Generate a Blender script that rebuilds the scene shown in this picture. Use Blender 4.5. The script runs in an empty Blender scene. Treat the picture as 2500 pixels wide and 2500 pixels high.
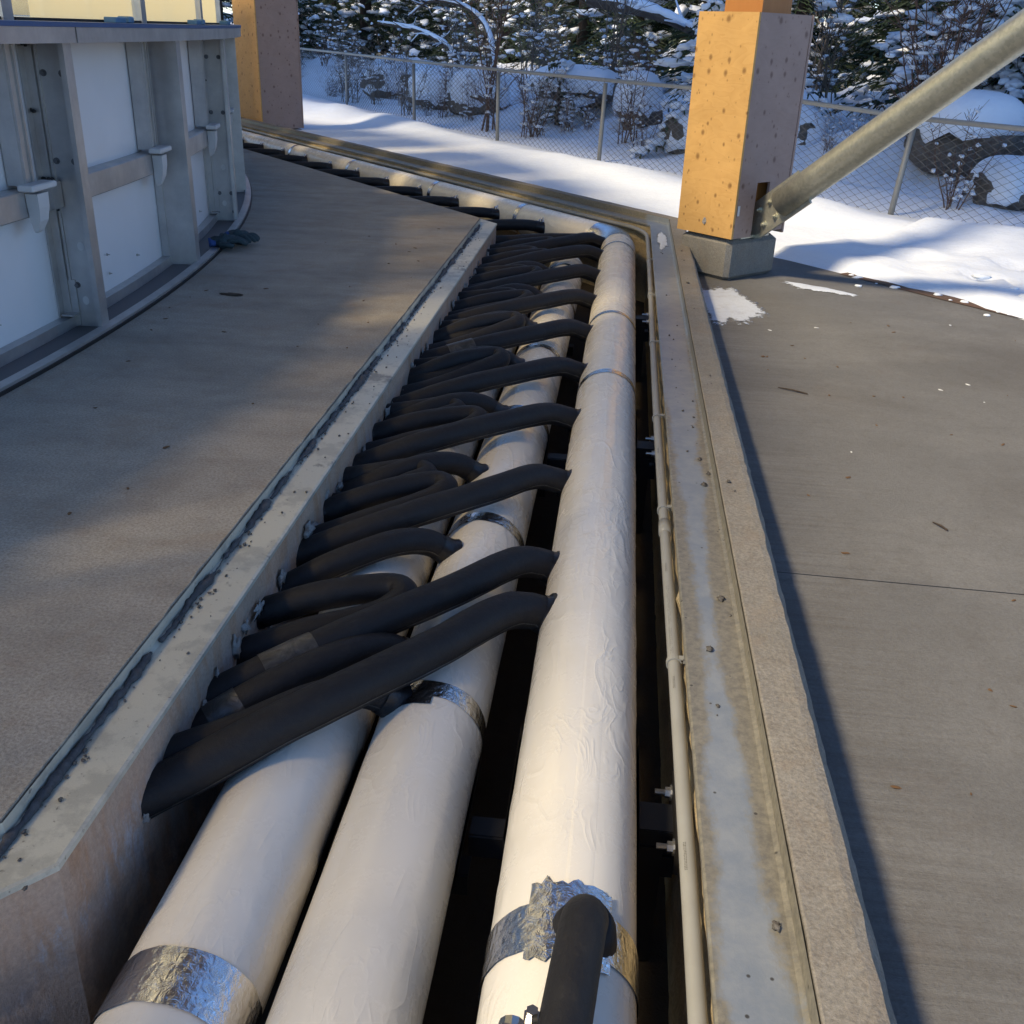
import bpy, math, random
from mathutils import Vector, Matrix, noise as mn
random.seed(7)
SC = bpy.context.scene
COL = SC.collection

# ------------------------------------------------------------------ camera
cam = bpy.data.cameras.new('camera'); camo = bpy.data.objects.new('camera', cam); COL.objects.link(camo)
cx_ = Vector((0.9933, 0.1099, 0.0351)); cdn = Vector((0.0789, -0.4249, -0.9018)); cfw = Vector((-0.0842, 0.8985, -0.4307))
cfw.normalize(); cx_ = (cx_ - cx_.dot(cfw) * cfw).normalized(); cup = cx_.cross(cfw)
camo.matrix_world = Matrix(((cx_.x, cup.x, -cfw.x, 0), (cx_.y, cup.y, -cfw.y, 0), (cx_.z, cup.z, -cfw.z, 1.12), (0, 0, 0, 1)))
cam.sensor_width = 36; cam.lens = 36 * 2453 / 2500; cam.clip_end = 2000; cam.clip_start = 0.02
SC.camera = camo

# ------------------------------------------------------------------ light
SUN_EL = math.radians(47); SH = Vector((-0.80, -0.60)).normalized()
S = Vector((SH.x * math.cos(SUN_EL), SH.y * math.cos(SUN_EL), math.sin(SUN_EL)))
w = bpy.data.worlds.new('World'); SC.world = w; w.use_nodes = True
wn = w.node_tree; sky = wn.nodes.new('ShaderNodeTexSky'); sky.sky_type = 'NISHITA'; sky.sun_disc = False
sky.sun_elevation = SUN_EL; sky.ozone_density = 8.0; sky.air_density = 1.0; sky.dust_density = 0.1; sky.sun_rotation = math.atan2(SH.x, SH.y)
wn.links.new(sky.outputs[0], wn.nodes['Background'].inputs[0]); wn.nodes['Background'].inputs[1].default_value = 0.15
sl = bpy.data.lights.new('sun', 'SUN'); sl.energy = 2.9; sl.angle = math.radians(7.0); sl.color = (1.0, 0.82, 0.55)
so = bpy.data.objects.new('sun', sl); COL.objects.link(so); so.rotation_mode = 'QUATERNION'
so.rotation_quaternion = (-S).to_track_quat('-Z', 'Y')
vs = SC.view_settings; vs.view_transform = 'Standard'; vs.look = 'None'; vs.exposure = 0.78; vs.gamma = 1.0
SC.render.engine = 'CYCLES'
SC.cycles.use_denoising = True; SC.cycles.max_bounces = 6; SC.cycles.transparent_max_bounces = 12
SC.cycles.caustics_reflective = False; SC.cycles.caustics_refractive = False

# ------------------------------------------------------------------ node helper
class NB:
    def __init__(s, name):
        s.m = bpy.data.materials.new(name); s.m.use_nodes = True; s.t = s.m.node_tree
        s.p = s.t.nodes['Principled BSDF']; s.out = s.t.nodes['Material Output']
        s.tc = s.t.nodes.new('ShaderNodeTexCoord')
    def n(s, k, **kw):
        x = s.t.nodes.new(k)
        for a, b in kw.items(): setattr(x, a, b)
        return x
    def l(s, a, b): s.t.links.new(a, b)
    def co(s, scale=(1, 1, 1), rot=(0, 0, 0), src='Object', loc=(0, 0, 0)):
        x = s.n('ShaderNodeMapping'); s.l(s.tc.outputs[src], x.inputs[0])
        x.inputs['Scale'].default_value = scale; x.inputs['Rotation'].default_value = rot; x.inputs['Location'].default_value = loc
        return x.outputs[0]
    def noise(s, vec, scale, detail=4, rough=0.55, dist=0.0, kind=None):
        x = s.n('ShaderNodeTexNoise'); s.l(vec, x.inputs['Vector'])
        if kind: x.noise_type = kind
        x.inputs['Scale'].default_value = scale; x.inputs['Detail'].default_value = detail
        x.inputs['Roughness'].default_value = rough; x.inputs['Distortion'].default_value = dist
        return x.outputs['Fac']
    def voro(s, vec, scale, feat='F1', out='Distance', rnd=1.0):
        x = s.n('ShaderNodeTexVoronoi'); x.feature = feat; s.l(vec, x.inputs['Vector'])
        x.inputs['Scale'].default_value = scale; x.inputs['Randomness'].default_value = rnd
        return x.outputs[out]
    def ramp(s, fac, stops, interp='LINEAR'):
        x = s.n('ShaderNodeValToRGB'); s.l(fac, x.inputs[0]); e = x.color_ramp.elements; x.color_ramp.interpolation = interp
        while len(e) < len(stops): e.new(0.5)
        for i, (p, c) in enumerate(stops):
            e[i].position = p
            if not hasattr(c, '__len__'): c = (c, c, c)
            e[i].color = (c[0], c[1], c[2], 1)
        return x.outputs[0]
    def mix(s, fac, a, b, mode='MIX'):
        x = s.n('ShaderNodeMix', data_type='RGBA', blend_type=mode)
        for i, v in ((0, fac), (6, a), (7, b)):
            if hasattr(v, 'is_output'): s.l(v, x.inputs[i])
            elif i == 0: x.inputs[0].default_value = v
            else: x.inputs[i].default_value = (v[0], v[1], v[2], 1)
        return x.outputs[2]
    def math(s, op, a, b=0.0):
        x = s.n('ShaderNodeMath', operation=op)
        for i, v in ((0, a), (1, b)):
            if hasattr(v, 'is_output'): s.l(v, x.inputs[i])
            else: x.inputs[i].default_value = v
        return x.outputs[0]
    def bump(s, h, strength=0.5, dist=0.01, prev=None):
        x = s.n('ShaderNodeBump'); s.l(h, x.inputs['Height']); x.inputs['Strength'].default_value = strength
        x.inputs['Distance'].default_value = dist
        if prev: s.l(prev, x.inputs['Normal'])
        return x.outputs[0]
    def done(s, col=None, rough=0.6, metal=0.0, nrm=None, spec=0.5, coat=0.0):
        p = s.p
        for k, v in (('Base Color', col), ('Roughness', rough), ('Metallic', metal), ('Normal', nrm), ('Specular IOR Level', spec), ('Coat Weight', coat)):
            if v is None: continue
            if hasattr(v, 'is_output'): s.l(v, p.inputs[k])
            elif k == 'Base Color': p.inputs[k].default_value = (v[0], v[1], v[2], 1)
            else: p.inputs[k].default_value = v
        return s.m

def concrete(name, c1, c2, c3, sc=1.0, bumpd=0.004, streak=None, rough=0.85, spots=0.0):
    b = NB(name); v = b.co()
    big = b.noise(v, 1.3 * sc, 6, 0.6); mid = b.noise(v, 9 * sc, 6, 0.7); fine = b.noise(v, 140, 4, 0.75)
    c = b.mix(b.ramp(big, [(0.3, 0), (0.7, 1)]), c1, c2)
    c = b.mix(b.ramp(mid, [(0.45, 0), (0.75, 0.7)]), c, c3)
    if streak:
        st = b.noise(b.co(scale=streak), 1.0, 5, 0.65)
        c = b.mix(b.ramp(st, [(0.35, 0.0), (0.68, 0.55)]), c, (c1[0] * 1.5, c1[1] * 1.5, c1[2] * 1.5))
    c = b.mix(b.ramp(fine, [(0.32, 0.5), (0.62, 0.0)]), c, (0.05, 0.045, 0.04))
    bl = b.noise(v, 0.75 * sc, 7, 0.72, 0.6); c = b.mix(b.ramp(bl, [(0.45, 0), (0.62, 0.42)]), c, [x * 0.5 for x in c1])
    c = b.mix(b.ramp(b.noise(v, 3.1 * sc, 7, 0.75, 0.5), [(0.52, 0), (0.68, 0.4)]), c, (c1[0] * 0.75, c1[1] * 0.6, c1[2] * 0.48))
    if spots:
        sp = b.voro(v, 22); c = b.mix(b.ramp(sp, [(0.05, spots), (0.12, 0)]), c, (0.03, 0.025, 0.02))
    n = b.bump(fine, 0.6, bumpd); n = b.bump(mid, 0.35, bumpd * 3, n)
    return b.done(c, rough, 0, n, 0.3)

M = {}
M['slab'] = concrete('slab_concrete', (0.40, 0.37, 0.32), (0.48, 0.445, 0.385), (0.31, 0.27, 0.22), 1.0, 0.005, streak=(1.2, 7, 1))
# right floor: broom finished
b = NB('broomed_concrete'); v = b.co()
big = b.noise(v, 1.1, 6, 0.62); st = b.noise(b.co(scale=(2.0, 55, 1), rot=(0, 0, 0.05)), 1.0, 4, 0.6)
st2 = b.noise(b.co(scale=(1.3, 2.6, 1), rot=(0, 0, 0.25)), 1.0, 6, 0.65); fine = b.noise(v, 150, 4, 0.75)
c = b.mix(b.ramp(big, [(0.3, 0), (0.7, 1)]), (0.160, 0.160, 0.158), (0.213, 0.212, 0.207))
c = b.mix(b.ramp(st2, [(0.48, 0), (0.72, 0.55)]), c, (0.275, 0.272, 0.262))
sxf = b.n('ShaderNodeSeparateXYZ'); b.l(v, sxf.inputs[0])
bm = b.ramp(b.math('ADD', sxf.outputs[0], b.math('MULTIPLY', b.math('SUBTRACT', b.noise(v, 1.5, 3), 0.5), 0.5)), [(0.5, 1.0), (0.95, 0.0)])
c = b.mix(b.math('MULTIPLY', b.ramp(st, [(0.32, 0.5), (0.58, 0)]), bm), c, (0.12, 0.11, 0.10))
c = b.mix(b.ramp(b.noise(v, 2.6, 6, 0.72), [(0.58, 0), (0.76, 0.4)]), c, (0.17, 0.13, 0.105))
c = b.mix(b.ramp(b.noise(v, 0.7, 8, 0.75, 0.8), [(0.47, 0), (0.64, 0.55)]), c, (0.13, 0.122, 0.112))
c = b.mix(b.ramp(b.noise(v, 28, 5, 0.75), [(0.5, 0), (0.7, 0.3)]), c, (0.12, 0.105, 0.09))
c = b.mix(b.ramp(fine, [(0.3, 0.38), (0.7, 0)]), c, (0.05, 0.047, 0.043))
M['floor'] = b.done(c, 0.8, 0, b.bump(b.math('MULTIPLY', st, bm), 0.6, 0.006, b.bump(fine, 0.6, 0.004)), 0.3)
M['curb'] = concrete('curb_concrete', (0.32, 0.30, 0.262), (0.27, 0.25, 0.22), (0.24, 0.205, 0.165), 2.0, 0.004)
M['footing'] = concrete('footing_concrete', (0.30, 0.285, 0.25), (0.24, 0.23, 0.21), (0.19, 0.18, 0.16), 2.0, 0.004)
# left trench wall: pinkish, with white efflorescence low down and grey patches
b = NB('stained_wall_concrete'); v = b.co()
big = b.noise(v, 2.2, 6, 0.62); mid = b.noise(b.co(scale=(14, 14, 4)), 1.0, 6, 0.7); fine = b.noise(v, 120, 4, 0.75)
c = b.mix(b.ramp(big, [(0.35, 0), (0.65, 1)]), (0.62, 0.43, 0.31), (0.52, 0.41, 0.33))
c = b.mix(b.ramp(mid, [(0.48, 0), (0.7, 0.75)]), c, (0.52, 0.28, 0.14))
eff = b.noise(b.co(scale=(9, 9, 3)), 1.4, 8, 0.75)
sx = b.n('ShaderNodeSeparateXYZ'); b.l(b.tc.outputs['Object'], sx.inputs[0])
zz = b.ramp(b.math('MULTIPLY', sx.outputs[2], -1.0), [(0.10, 0.0), (0.16, 1.0), (0.24, 0.6), (0.40, 0.2)])
c = b.mix(b.math('MULTIPLY', b.ramp(eff, [(0.5, 0), (0.6, 1)]), zz), c, (0.56, 0.54, 0.55))
c = b.mix(b.math('MULTIPLY', b.ramp(b.noise(v, 5, 6, 0.7), [(0.46, 0), (0.56, 1)]), b.ramp(b.math('MULTIPLY', sx.outputs[2], -1.0), [(0.16, 0), (0.28, 0.55)])), c, (0.20, 0.195, 0.20))
c = b.mix(b.ramp(fine, [(0.3, 0.3), (0.7, 0)]), c, (0.04, 0.035, 0.03))
M['lwall'] = b.done(c, 0.85, 0, b.bump(fine, 0.6, 0.004, b.bump(mid, 0.5, 0.01)), 0.3)
M['rwall'] = concrete('rough_wall_concrete', (0.58, 0.47, 0.28), (0.46, 0.38, 0.25), (0.30, 0.23, 0.14), 4.0, 0.008, streak=(14, 3, 5))
M['bwall'] = concrete('stained_far_wall', (0.24, 0.21, 0.16), (0.17, 0.145, 0.11), (0.10, 0.08, 0.06), 3.0, 0.006, streak=(9, 9, 1))
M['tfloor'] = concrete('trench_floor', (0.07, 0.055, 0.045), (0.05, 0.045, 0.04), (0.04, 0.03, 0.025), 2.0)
# steel ledge left: pale, dusty
b = NB('dusty_galvanised'); v = b.co()
n1 = b.noise(v, 6, 7, 0.7); n2 = b.noise(v, 60, 5, 0.7)
c = b.mix(b.ramp(n1, [(0.42, 0), (0.5, 1)]), (0.46, 0.455, 0.40), (0.60, 0.59, 0.51))
c = b.mix(b.ramp(b.noise(v, 3.3, 6, 0.7), [(0.6, 0), (0.64, 0.85)]), c, (0.22, 0.22, 0.20))
c = b.mix(b.ramp(b.noise(v, 10, 6, 0.7), [(0.68, 0), (0.72, 0.7)]), c, (0.30, 0.15, 0.06))
c = b.mix(b.ramp(n2, [(0.62, 0), (0.7, 0.7)]), c, (0.10, 0.09, 0.08))
M['ledgeL'] = b.done(c, 0.5, 0.25, b.bump(n2, 0.4, 0.002), 0.5)
# steel ledge right: bluish zinc with concrete slurry either side
b = NB('slurry_galvanised'); v = b.co()
sx = b.n('ShaderNodeSeparateXYZ'); b.l(v, sx.inputs[0])
n1 = b.noise(b.co(scale=(1, 0.5, 1)), 7, 8, 0.72); n2 = b.noise(v, 70, 5, 0.7)
zinc = b.mix(b.ramp(b.noise(v, 14, 5, 0.7), [(0.4, 0), (0.65, 1)]), (0.225, 0.26, 0.305), (0.29, 0.315, 0.34))
slur = b.mix(b.ramp(n2, [(0.35, 0), (0.65, 1)]), (0.17, 0.16, 0.135), (0.28, 0.26, 0.205))
ab = b.math('ABSOLUTE', b.math('SUBTRACT', sx.outputs[0], 0.262))
edge = b.math('ADD', b.math('MULTIPLY', ab, 9.0), b.math('SUBTRACT', n1, 0.5))
nearm = b.ramp(b.math('MULTIPLY', sx.outputs[1], 0.1), [(0.11, 0.30), (0.18, 0.02), (0.28, 0.22), (0.45, 0.6)])
c = b.mix(b.ramp(b.math('SUBTRACT', b.math('ADD', edge, b.math('MULTIPLY', b.math('SUBTRACT', n2, 0.5), 0.25)), nearm), [(0.0, 0), (0.16, 1)]), zinc, slur)
c = b.mix(b.ramp(b.voro(v, 26), [(0.06, 0.9), (0.10, 0)]), c, (0.05, 0.045, 0.04))
M['ledgeR'] = b.done(c, 0.45, 0.2, b.bump(b.math('ADD', n1, b.math('MULTIPLY', n2, 0.4)), 0.4, 0.004), 0.5)
# white pipe jacket
b = NB('white_jacket'); v = b.co()
wr = b.noise(b.co(scale=(4, 1.3, 4)), 1.6, 2, 0.45, 0.5); wr2 = b.noise(b.co(scale=(9, 3.0, 9)), 1.2, 1.5, 0.4, 0.7); wr3 = b.noise(b.co(scale=(16, 7, 16), rot=(0, 0, 0.5)), 1.1, 2, 0.5, 1.0)
def ridge_(x, w0): return b.ramp(b.math('ABSOLUTE', b.math('SUBTRACT', x, 0.5)), [(0.0, 1.0), (w0 * 0.4, 0.5), (w0, 0.0)], 'EASE')
msk = b.ramp(b.noise(b.co(loc=(3, 1, 2)), 3.4, 2, 0.5), [(0.48, 0), (0.60, 1)]); msk2 = b.ramp(b.noise(b.co(loc=(7, 4, 2)), 4.2, 2, 0.5), [(0.47, 0), (0.58, 1)])
h = b.math('ADD', b.math('ADD', b.math('MULTIPLY', wr, 0.5), b.math('MULTIPLY', b.math('MULTIPLY', ridge_(wr2, 0.05), msk), 0.14)), b.math('MULTIPLY', b.math('MULTIPLY', ridge_(wr3, 0.06), msk2), 0.09))
dirt = b.noise(v, 7, 7, 0.75)
c = b.mix(b.ramp(dirt, [(0.5, 0), (0.75, 0.35)]), (0.87, 0.83, 0.735), (0.72, 0.67, 0.56))
c = b.mix(b.ramp(b.noise(b.co(scale=(40, 6, 40)), 1, 3, 0.6), [(0.74, 0), (0.77, 0.5)]), c, (0.25, 0.23, 0.21))
M['jacket'] = b.done(c, b.ramp(dirt, [(0.3, 0.20), (0.7, 0.34)]), 0, b.bump(h, 0.26, 0.03), 0.5)
# crinkled foil
b = NB('foil_tape'); v = b.co()
cr = b.voro(b.co(scale=(1.0, 0.45, 1.0)), 62, 'DISTANCE_TO_EDGE'); cr2 = b.noise(v, 50, 4, 0.65, 1.0)
M['foil'] = b.done((0.80, 0.80, 0.81), 0.16, 1.0, b.bump(b.math('ADD', b.math('MULTIPLY', cr, 0.6), cr2), 0.45, 0.006), 0.5)
# black foam
b = NB('black_foam'); v = b.co()
d1 = b.noise(b.co(scale=(1, 1, 1)), 16, 7, 0.75); d2 = b.noise(v, 90, 4, 0.7)
c = b.mix(b.ramp(d1, [(0.52, 0), (0.72, 0.55)]), (0.010, 0.010, 0.012), (0.036, 0.034, 0.031))
c = b.mix(b.ramp(d2, [(0.68, 0), (0.78, 0.3)]), c, (0.06, 0.056, 0.05))
M['foam'] = b.done(c, b.ramp(d1, [(0.3, 0.5), (0.7, 0.75)]), 0, b.bump(d1, 0.5, 0.008, b.bump(d2, 0.25, 0.0015)), 0.4)
b = NB('black_tape'); v = b.co(); d1 = b.noise(v, 22, 5, 0.65, 0.8)
M['tape'] = b.done((0.011, 0.011, 0.013), 0.36, 0, b.bump(d1, 0.5, 0.006), 0.5)
b = NB('grey_scuffed_tape'); v = b.co(); d1 = b.noise(v, 24, 5, 0.65, 0.8)
M['gtape'] = b.done(b.mix(b.ramp(d1, [(0.4, 0), (0.7, 1)]), (0.035, 0.034, 0.032), (0.11, 0.105, 0.095)), 0.34, 0, b.bump(d1, 0.6, 0.008), 0.5)
b = NB('pvc_conduit'); v = b.co()
pr1 = b.noise(b.co(scale=(300, 60, 300)), 1.0, 2, 0.6); pm = b.noise(b.co(scale=(1, 1.2, 1)), 1.0, 1, 0.5)
c = b.mix(b.ramp(b.noise(v, 9, 5, 0.7), [(0.35, 0), (0.75, 0.6)]), (0.33, 0.33, 0.305), (0.27, 0.265, 0.235))
M['conduit'] = b.done(c, 0.45, 0, None, 0.4)
M['print'] = NB('conduit_print').done((0.13, 0.125, 0.11), 0.6)
M['blacksteel'] = NB('black_steel').done((0.022, 0.022, 0.024), 0.5, 0.3)
M['zincbolt'] = NB('zinc_bolt').done((0.55, 0.54, 0.50), 0.35, 0.9)
# plywood
def ply(name, base, dark, knot, wz=1.0):
    b = NB(name); v = b.co(); sx = b.n('ShaderNodeSeparateXYZ'); b.l(b.tc.outputs['Object'], sx.inputs[0])
    t = b.math('ADD', b.math('MULTIPLY', sx.outputs[0], -0.03), b.math('MULTIPLY', sx.outputs[1], 1.41))
    t = b.math('ADD', b.math('MULTIPLY', sx.outputs[0], -0.722 + 0.692), b.math('MULTIPLY', sx.outputs[1], 0.692 + 0.722))
    cv = b.n('ShaderNodeCombineXYZ'); b.l(t, cv.inputs[0]); b.l(sx.outputs[2], cv.inputs[1]); uv = cv.outputs[0]
    mp = b.n('ShaderNodeMapping'); b.l(uv, mp.inputs[0]); mp.inputs['Scale'].default_value = (1.6, 5.5, 1)
    g1 = b.noise(mp.outputs[0], 1.3, 3, 0.5, 0.6)
    rings = b.math('FRACT', b.math('MULTIPLY', g1, 11.0))
    c = b.mix(b.ramp(rings, [(0.0, 0.0), (0.75, 0.32), (0.95, 0.5), (1.0, 0.0)]), base, dark)
    c = b.mix(b.ramp(b.noise(uv, 5, 5, 0.6), [(0.35, 0), (0.7, 0.6)]), c, [x * 1.22 for x in base])
    def vor(scale, sc2):
        m2 = b.n('ShaderNodeMapping'); b.l(uv, m2.inputs[0]); m2.inputs['Scale'].default_value = sc2; m2.inputs['Location'].default_value = (scale, 1.7, 0)
        x = b.n('ShaderNodeTexVoronoi'); x.voronoi_dimensions = '2D'; b.l(m2.outputs[0], x.inputs['Vector']); x.inputs['Scale'].default_value = scale
        sc_ = b.n('ShaderNodeSeparateColor'); b.l(x.outputs['Color'], sc_.inputs[0]); return b.math('DIVIDE', x.outputs['Distance'], b.math('ADD', 0.15, b.math('MULTIPLY', sc_.outputs[0], 1.5)))
    wob = b.math('MULTIPLY', b.math('SUBTRACT', b.noise(uv, 40, 3), 0.5), 0.035)
    k1 = b.math('ADD', vor(8.0, (1, 0.8, 1)), wob); k2 = b.math('ADD', vor(15.0, (1, 0.7, 1)), wob)
    c = b.mix(b.ramp(k1, [(0.035, 0.8), (0.06, 0.5), (0.10, 0)]), c, knot)
    c = b.mix(b.ramp(k2, [(0.02, 0.6), (0.05, 0.3), (0.08, 0)]), c, knot)
    c = b.mix(b.ramp(b.noise(uv, 70, 4, 0.7), [(0.6, 0), (0.8, 0.35)]), c, dark)
    c = b.mix(b.ramp(b.noise(uv, 2.4, 5, 0.7), [(0.55, 0), (0.75, 0.4)]), c, [x * 0.7 for x in dark])
    return b.done(c, 0.55, 0, b.bump(k1, 0.15, 0.01), 0.35)
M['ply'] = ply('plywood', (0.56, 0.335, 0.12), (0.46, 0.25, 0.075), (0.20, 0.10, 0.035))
M['plyshade'] = ply('shaded_weathered_plywood', (0.36, 0.255, 0.215), (0.31, 0.21, 0.175), (0.16, 0.09, 0.07))  # same plywood: shade put into the colour along with weathered grey
M['plyedge'] = NB('plywood_edge').done((0.16, 0.06, 0.03), 0.7)
b = NB('glulam'); v = b.co(scale=(8, 8, 0.8)); g = b.noise(v, 3, 5, 0.6)
M['glulam'] = b.done(b.mix(g, (0.50, 0.22, 0.06), (0.36, 0.14, 0.035)), 0.5)
# galvanised brace
b = NB('galvanised'); v = b.co(); sp = b.voro(v, 70, 'F1', 'Color'); bw = b.n('ShaderNodeRGBToBW'); b.l(sp, bw.inputs[0])
c = b.mix(b.ramp(bw.outputs[0], [(0.2, 0), (0.8, 1)]), (0.50, 0.50, 0.42), (0.60, 0.59, 0.50))
c = b.mix(b.ramp(b.noise(v, 26, 5, 0.7), [(0.70, 0), (0.74, 0.6)]), c, (0.22, 0.2, 0.15))
M['galv'] = b.done(c, b.ramp(b.noise(v, 14, 5, 0.65), [(0.3, 0.38), (0.7, 0.52)]), 0.85, None, 0.5)
b = NB('fence_zinc'); v = b.co(); g = b.noise(v, 20, 4, 0.7)
M['fence'] = b.done(b.mix(g, (0.25, 0.25, 0.24), (0.36, 0.36, 0.34)), 0.6, 0.4)
M['wire'] = NB('fence_wire').done((0.17, 0.17, 0.165), 0.6, 0.4)
# aluminium
b = NB('mill_aluminium'); v = b.co(); g = b.noise(b.co(scale=(40, 40, 1.2)), 1, 5, 0.65); g2 = b.noise(v, 7, 5, 0.65)
c = b.mix(b.ramp(g2, [(0.35, 0), (0.7, 1)]), (0.44, 0.44, 0.45), (0.58, 0.58, 0.58))
M['alu'] = b.done(c, b.ramp(g, [(0.3, 0.34), (0.7, 0.5)]), 0.75, b.bump(g, 0.08, 0.002), 0.5)
b = NB('white_board'); v = b.co(); g2 = b.noise(v, 3, 4, 0.5)
b2 = NB('dark_aluminium'); M['dalu'] = b2.done((0.16, 0.165, 0.18), 0.6, 0.5)
M['hdpe'] = b.done(b.mix(b.ramp(g2, [(0.4, 0), (0.7, 0.5)]), (0.82, 0.83, 0.86), (0.73, 0.74, 0.77)), 0.32, 0, b.bump(g2, 0.1, 0.02), 0.5)
M['bluecap'] = NB('blue_cap').done((0.045, 0.10, 0.24), 0.45)
M['bluepad'] = NB('blue_clip').done((0.10, 0.22, 0.36), 0.5)
M['whiteplastic'] = NB('white_plastic').done((0.62, 0.63, 0.64), 0.5)
M['weld'] = concrete('weld_scale', (0.05, 0.05, 0.055), (0.10, 0.095, 0.09), (0.03, 0.025, 0.02), 8, 0.004)
# filmed glass
def filmed(name, opq):
    b = NB(name); tr = b.n('ShaderNodeBsdfTransparent'); tl = b.n('ShaderNodeBsdfTranslucent'); gl = b.n('ShaderNodeBsdfGlossy'); df = b.n('ShaderNodeBsdfDiffuse')
    tr.inputs[0].default_value = (1.0, 0.96, 0.86, 1); tl.inputs[0].default_value = (0.92, 0.87, 0.70, 1); df.inputs[0].default_value = (0.85, 0.81, 0.68, 1); gl.inputs['Roughness'].default_value = 0.2
    m1 = b.n('ShaderNodeMixShader'); m2 = b.n('ShaderNodeMixShader'); m3 = b.n('ShaderNodeMixShader')
    m3.inputs[0].default_value = 0.12; b.l(tl.outputs[0], m3.inputs[1]); b.l(df.outputs[0], m3.inputs[2])
    m1.inputs[0].default_value = opq; b.l(tr.outputs[0], m1.inputs[1]); b.l(m3.outputs[0], m1.inputs[2])
    m2.inputs[0].default_value = 0.05; b.l(m1.outputs[0], m2.inputs[1]); b.l(gl.outputs[0], m2.inputs[2]); b.l(m2.outputs[0], b.out.inputs[0])
    return b.m
M['glass'] = filmed('clear_glass', 0.10); M['pfilm'] = filmed('protective_film', 0.50); M['shadefilm'] = filmed('shade_film', 0.84)  # densest film is for unseen far panes, added to shade the snow path
b = NB('loose_film'); t1 = b.n('ShaderNodeBsdfTranslucent'); t1.inputs[0].default_value = (0.75, 0.74, 0.68, 1); d1 = b.n('ShaderNodeBsdfDiffuse'); d1.inputs[0].default_value = (0.75, 0.74, 0.68, 1)
mm = b.n('ShaderNodeMixShader'); b.l(t1.outputs[0], mm.inputs[1]); b.l(d1.outputs[0], mm.inputs[2]); b.l(mm.outputs[0], b.out.inputs[0]); M['film'] = b.m
# snow
b = NB('snow'); v = b.co(); s1 = b.noise(v, 9, 6, 0.6); s2 = b.noise(v, 90, 4, 0.7)
M['snow'] = b.done((0.80, 0.86, 0.95), 0.75, 0, b.bump(s1, 0.4, 0.03, b.bump(s2, 0.4, 0.006)), 0.2)
b = NB('trodden_snow'); v = b.co(); s1 = b.noise(v, 12, 6, 0.7)
M['tsnow'] = b.done(b.mix(b.ramp(s1, [(0.55, 0), (0.75, 0.6)]), (0.76, 0.81, 0.88), (0.45, 0.44, 0.43)), 0.8, 0, b.bump(s1, 0.5, 0.02), 0.2)
b = NB('thin_snow'); v = b.co(); at = b.n('ShaderNodeAttribute'); at.attribute_name = 'fade'; s1 = b.noise(v, 30, 7, 0.75); s2 = b.noise(v, 12, 6, 0.7)
b.l(b.ramp(b.math('ADD', at.outputs['Fac'], b.math('MULTIPLY', b.math('SUBTRACT', s1, 0.5), 1.6)), [(0.22, 0), (0.42, 1)]), b.p.inputs['Alpha'])
M['psnow'] = b.done(b.mix(b.ramp(s2, [(0.5, 0), (0.75, 0.6)]), (0.62, 0.67, 0.75), (0.40, 0.40, 0.41)), 0.8, 0, b.bump(s1, 0.5, 0.01), 0.2)
M['soil'] = concrete('soil', (0.17, 0.095, 0.06), (0.14, 0.095, 0.07), (0.09, 0.06, 0.045), 3, 0.002)
M['rock'] = concrete('boulder', (0.16, 0.135, 0.11), (0.22, 0.20, 0.18), (0.08, 0.065, 0.05), 1.5, 0.02)
M['ice'] = NB('rink_ice').done((0.75, 0.77, 0.8), 0.4)
b = NB('conifer_needles'); oi = b.n('ShaderNodeObjectInfo'); g = b.noise(b.co(), 6, 3, 0.6)
M['needle'] = b.done(b.mix(g, (0.018, 0.040, 0.020), (0.05, 0.075, 0.03)), 0.6)
M['bark'] = concrete('bark', (0.085, 0.06, 0.045), (0.13, 0.10, 0.08), (0.04, 0.03, 0.025), 6, 0.02)
M['twig'] = NB('red_twig').done((0.115, 0.065, 0.045), 0.75)
M['twig2'] = NB('grey_twig').done((0.14, 0.115, 0.09), 0.75)
M['leaf'] = NB('dead_leaf').done((0.14, 0.075, 0.03), 0.7)
M['mortar'] = concrete('mortar_crumb', (0.13, 0.12, 0.11), (0.2, 0.19, 0.175), (0.08, 0.075, 0.07), 8)
M['sealant'] = concrete('dark_sealant', (0.10, 0.10, 0.11), (0.15, 0.15, 0.16), (0.06, 0.06, 0.065), 8, 0.004, rough=0.7)
M['roofdeck'] = NB('grey_roof_deck').done((0.22, 0.225, 0.24), 0.6)
M['foamwhite'] = concrete('white_mortar', (0.46, 0.45, 0.43), (0.55, 0.54, 0.51), (0.30, 0.29, 0.27), 6)
b = NB('glove_knit'); v = b.co(); g = b.noise(v, 60, 3, 0.6)
M['glove'] = b.done(b.mix(g, (0.015, 0.03, 0.04), (0.05, 0.09, 0.11)), 0.8, 0, b.bump(g, 0.5, 0.004))
M['glovecuff'] = NB('glove_cuff').done((0.03, 0.08, 0.28), 0.8)
M['bluelabel'] = NB('blue_label').done((0.02, 0.07, 0.20), 0.4)
M['labelwhite'] = NB('label_white').done((0.7, 0.7, 0.7), 0.5)
M['steel'] = NB('stainless').done((0.60, 0.58, 0.54), 0.28, 1.0)

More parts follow.
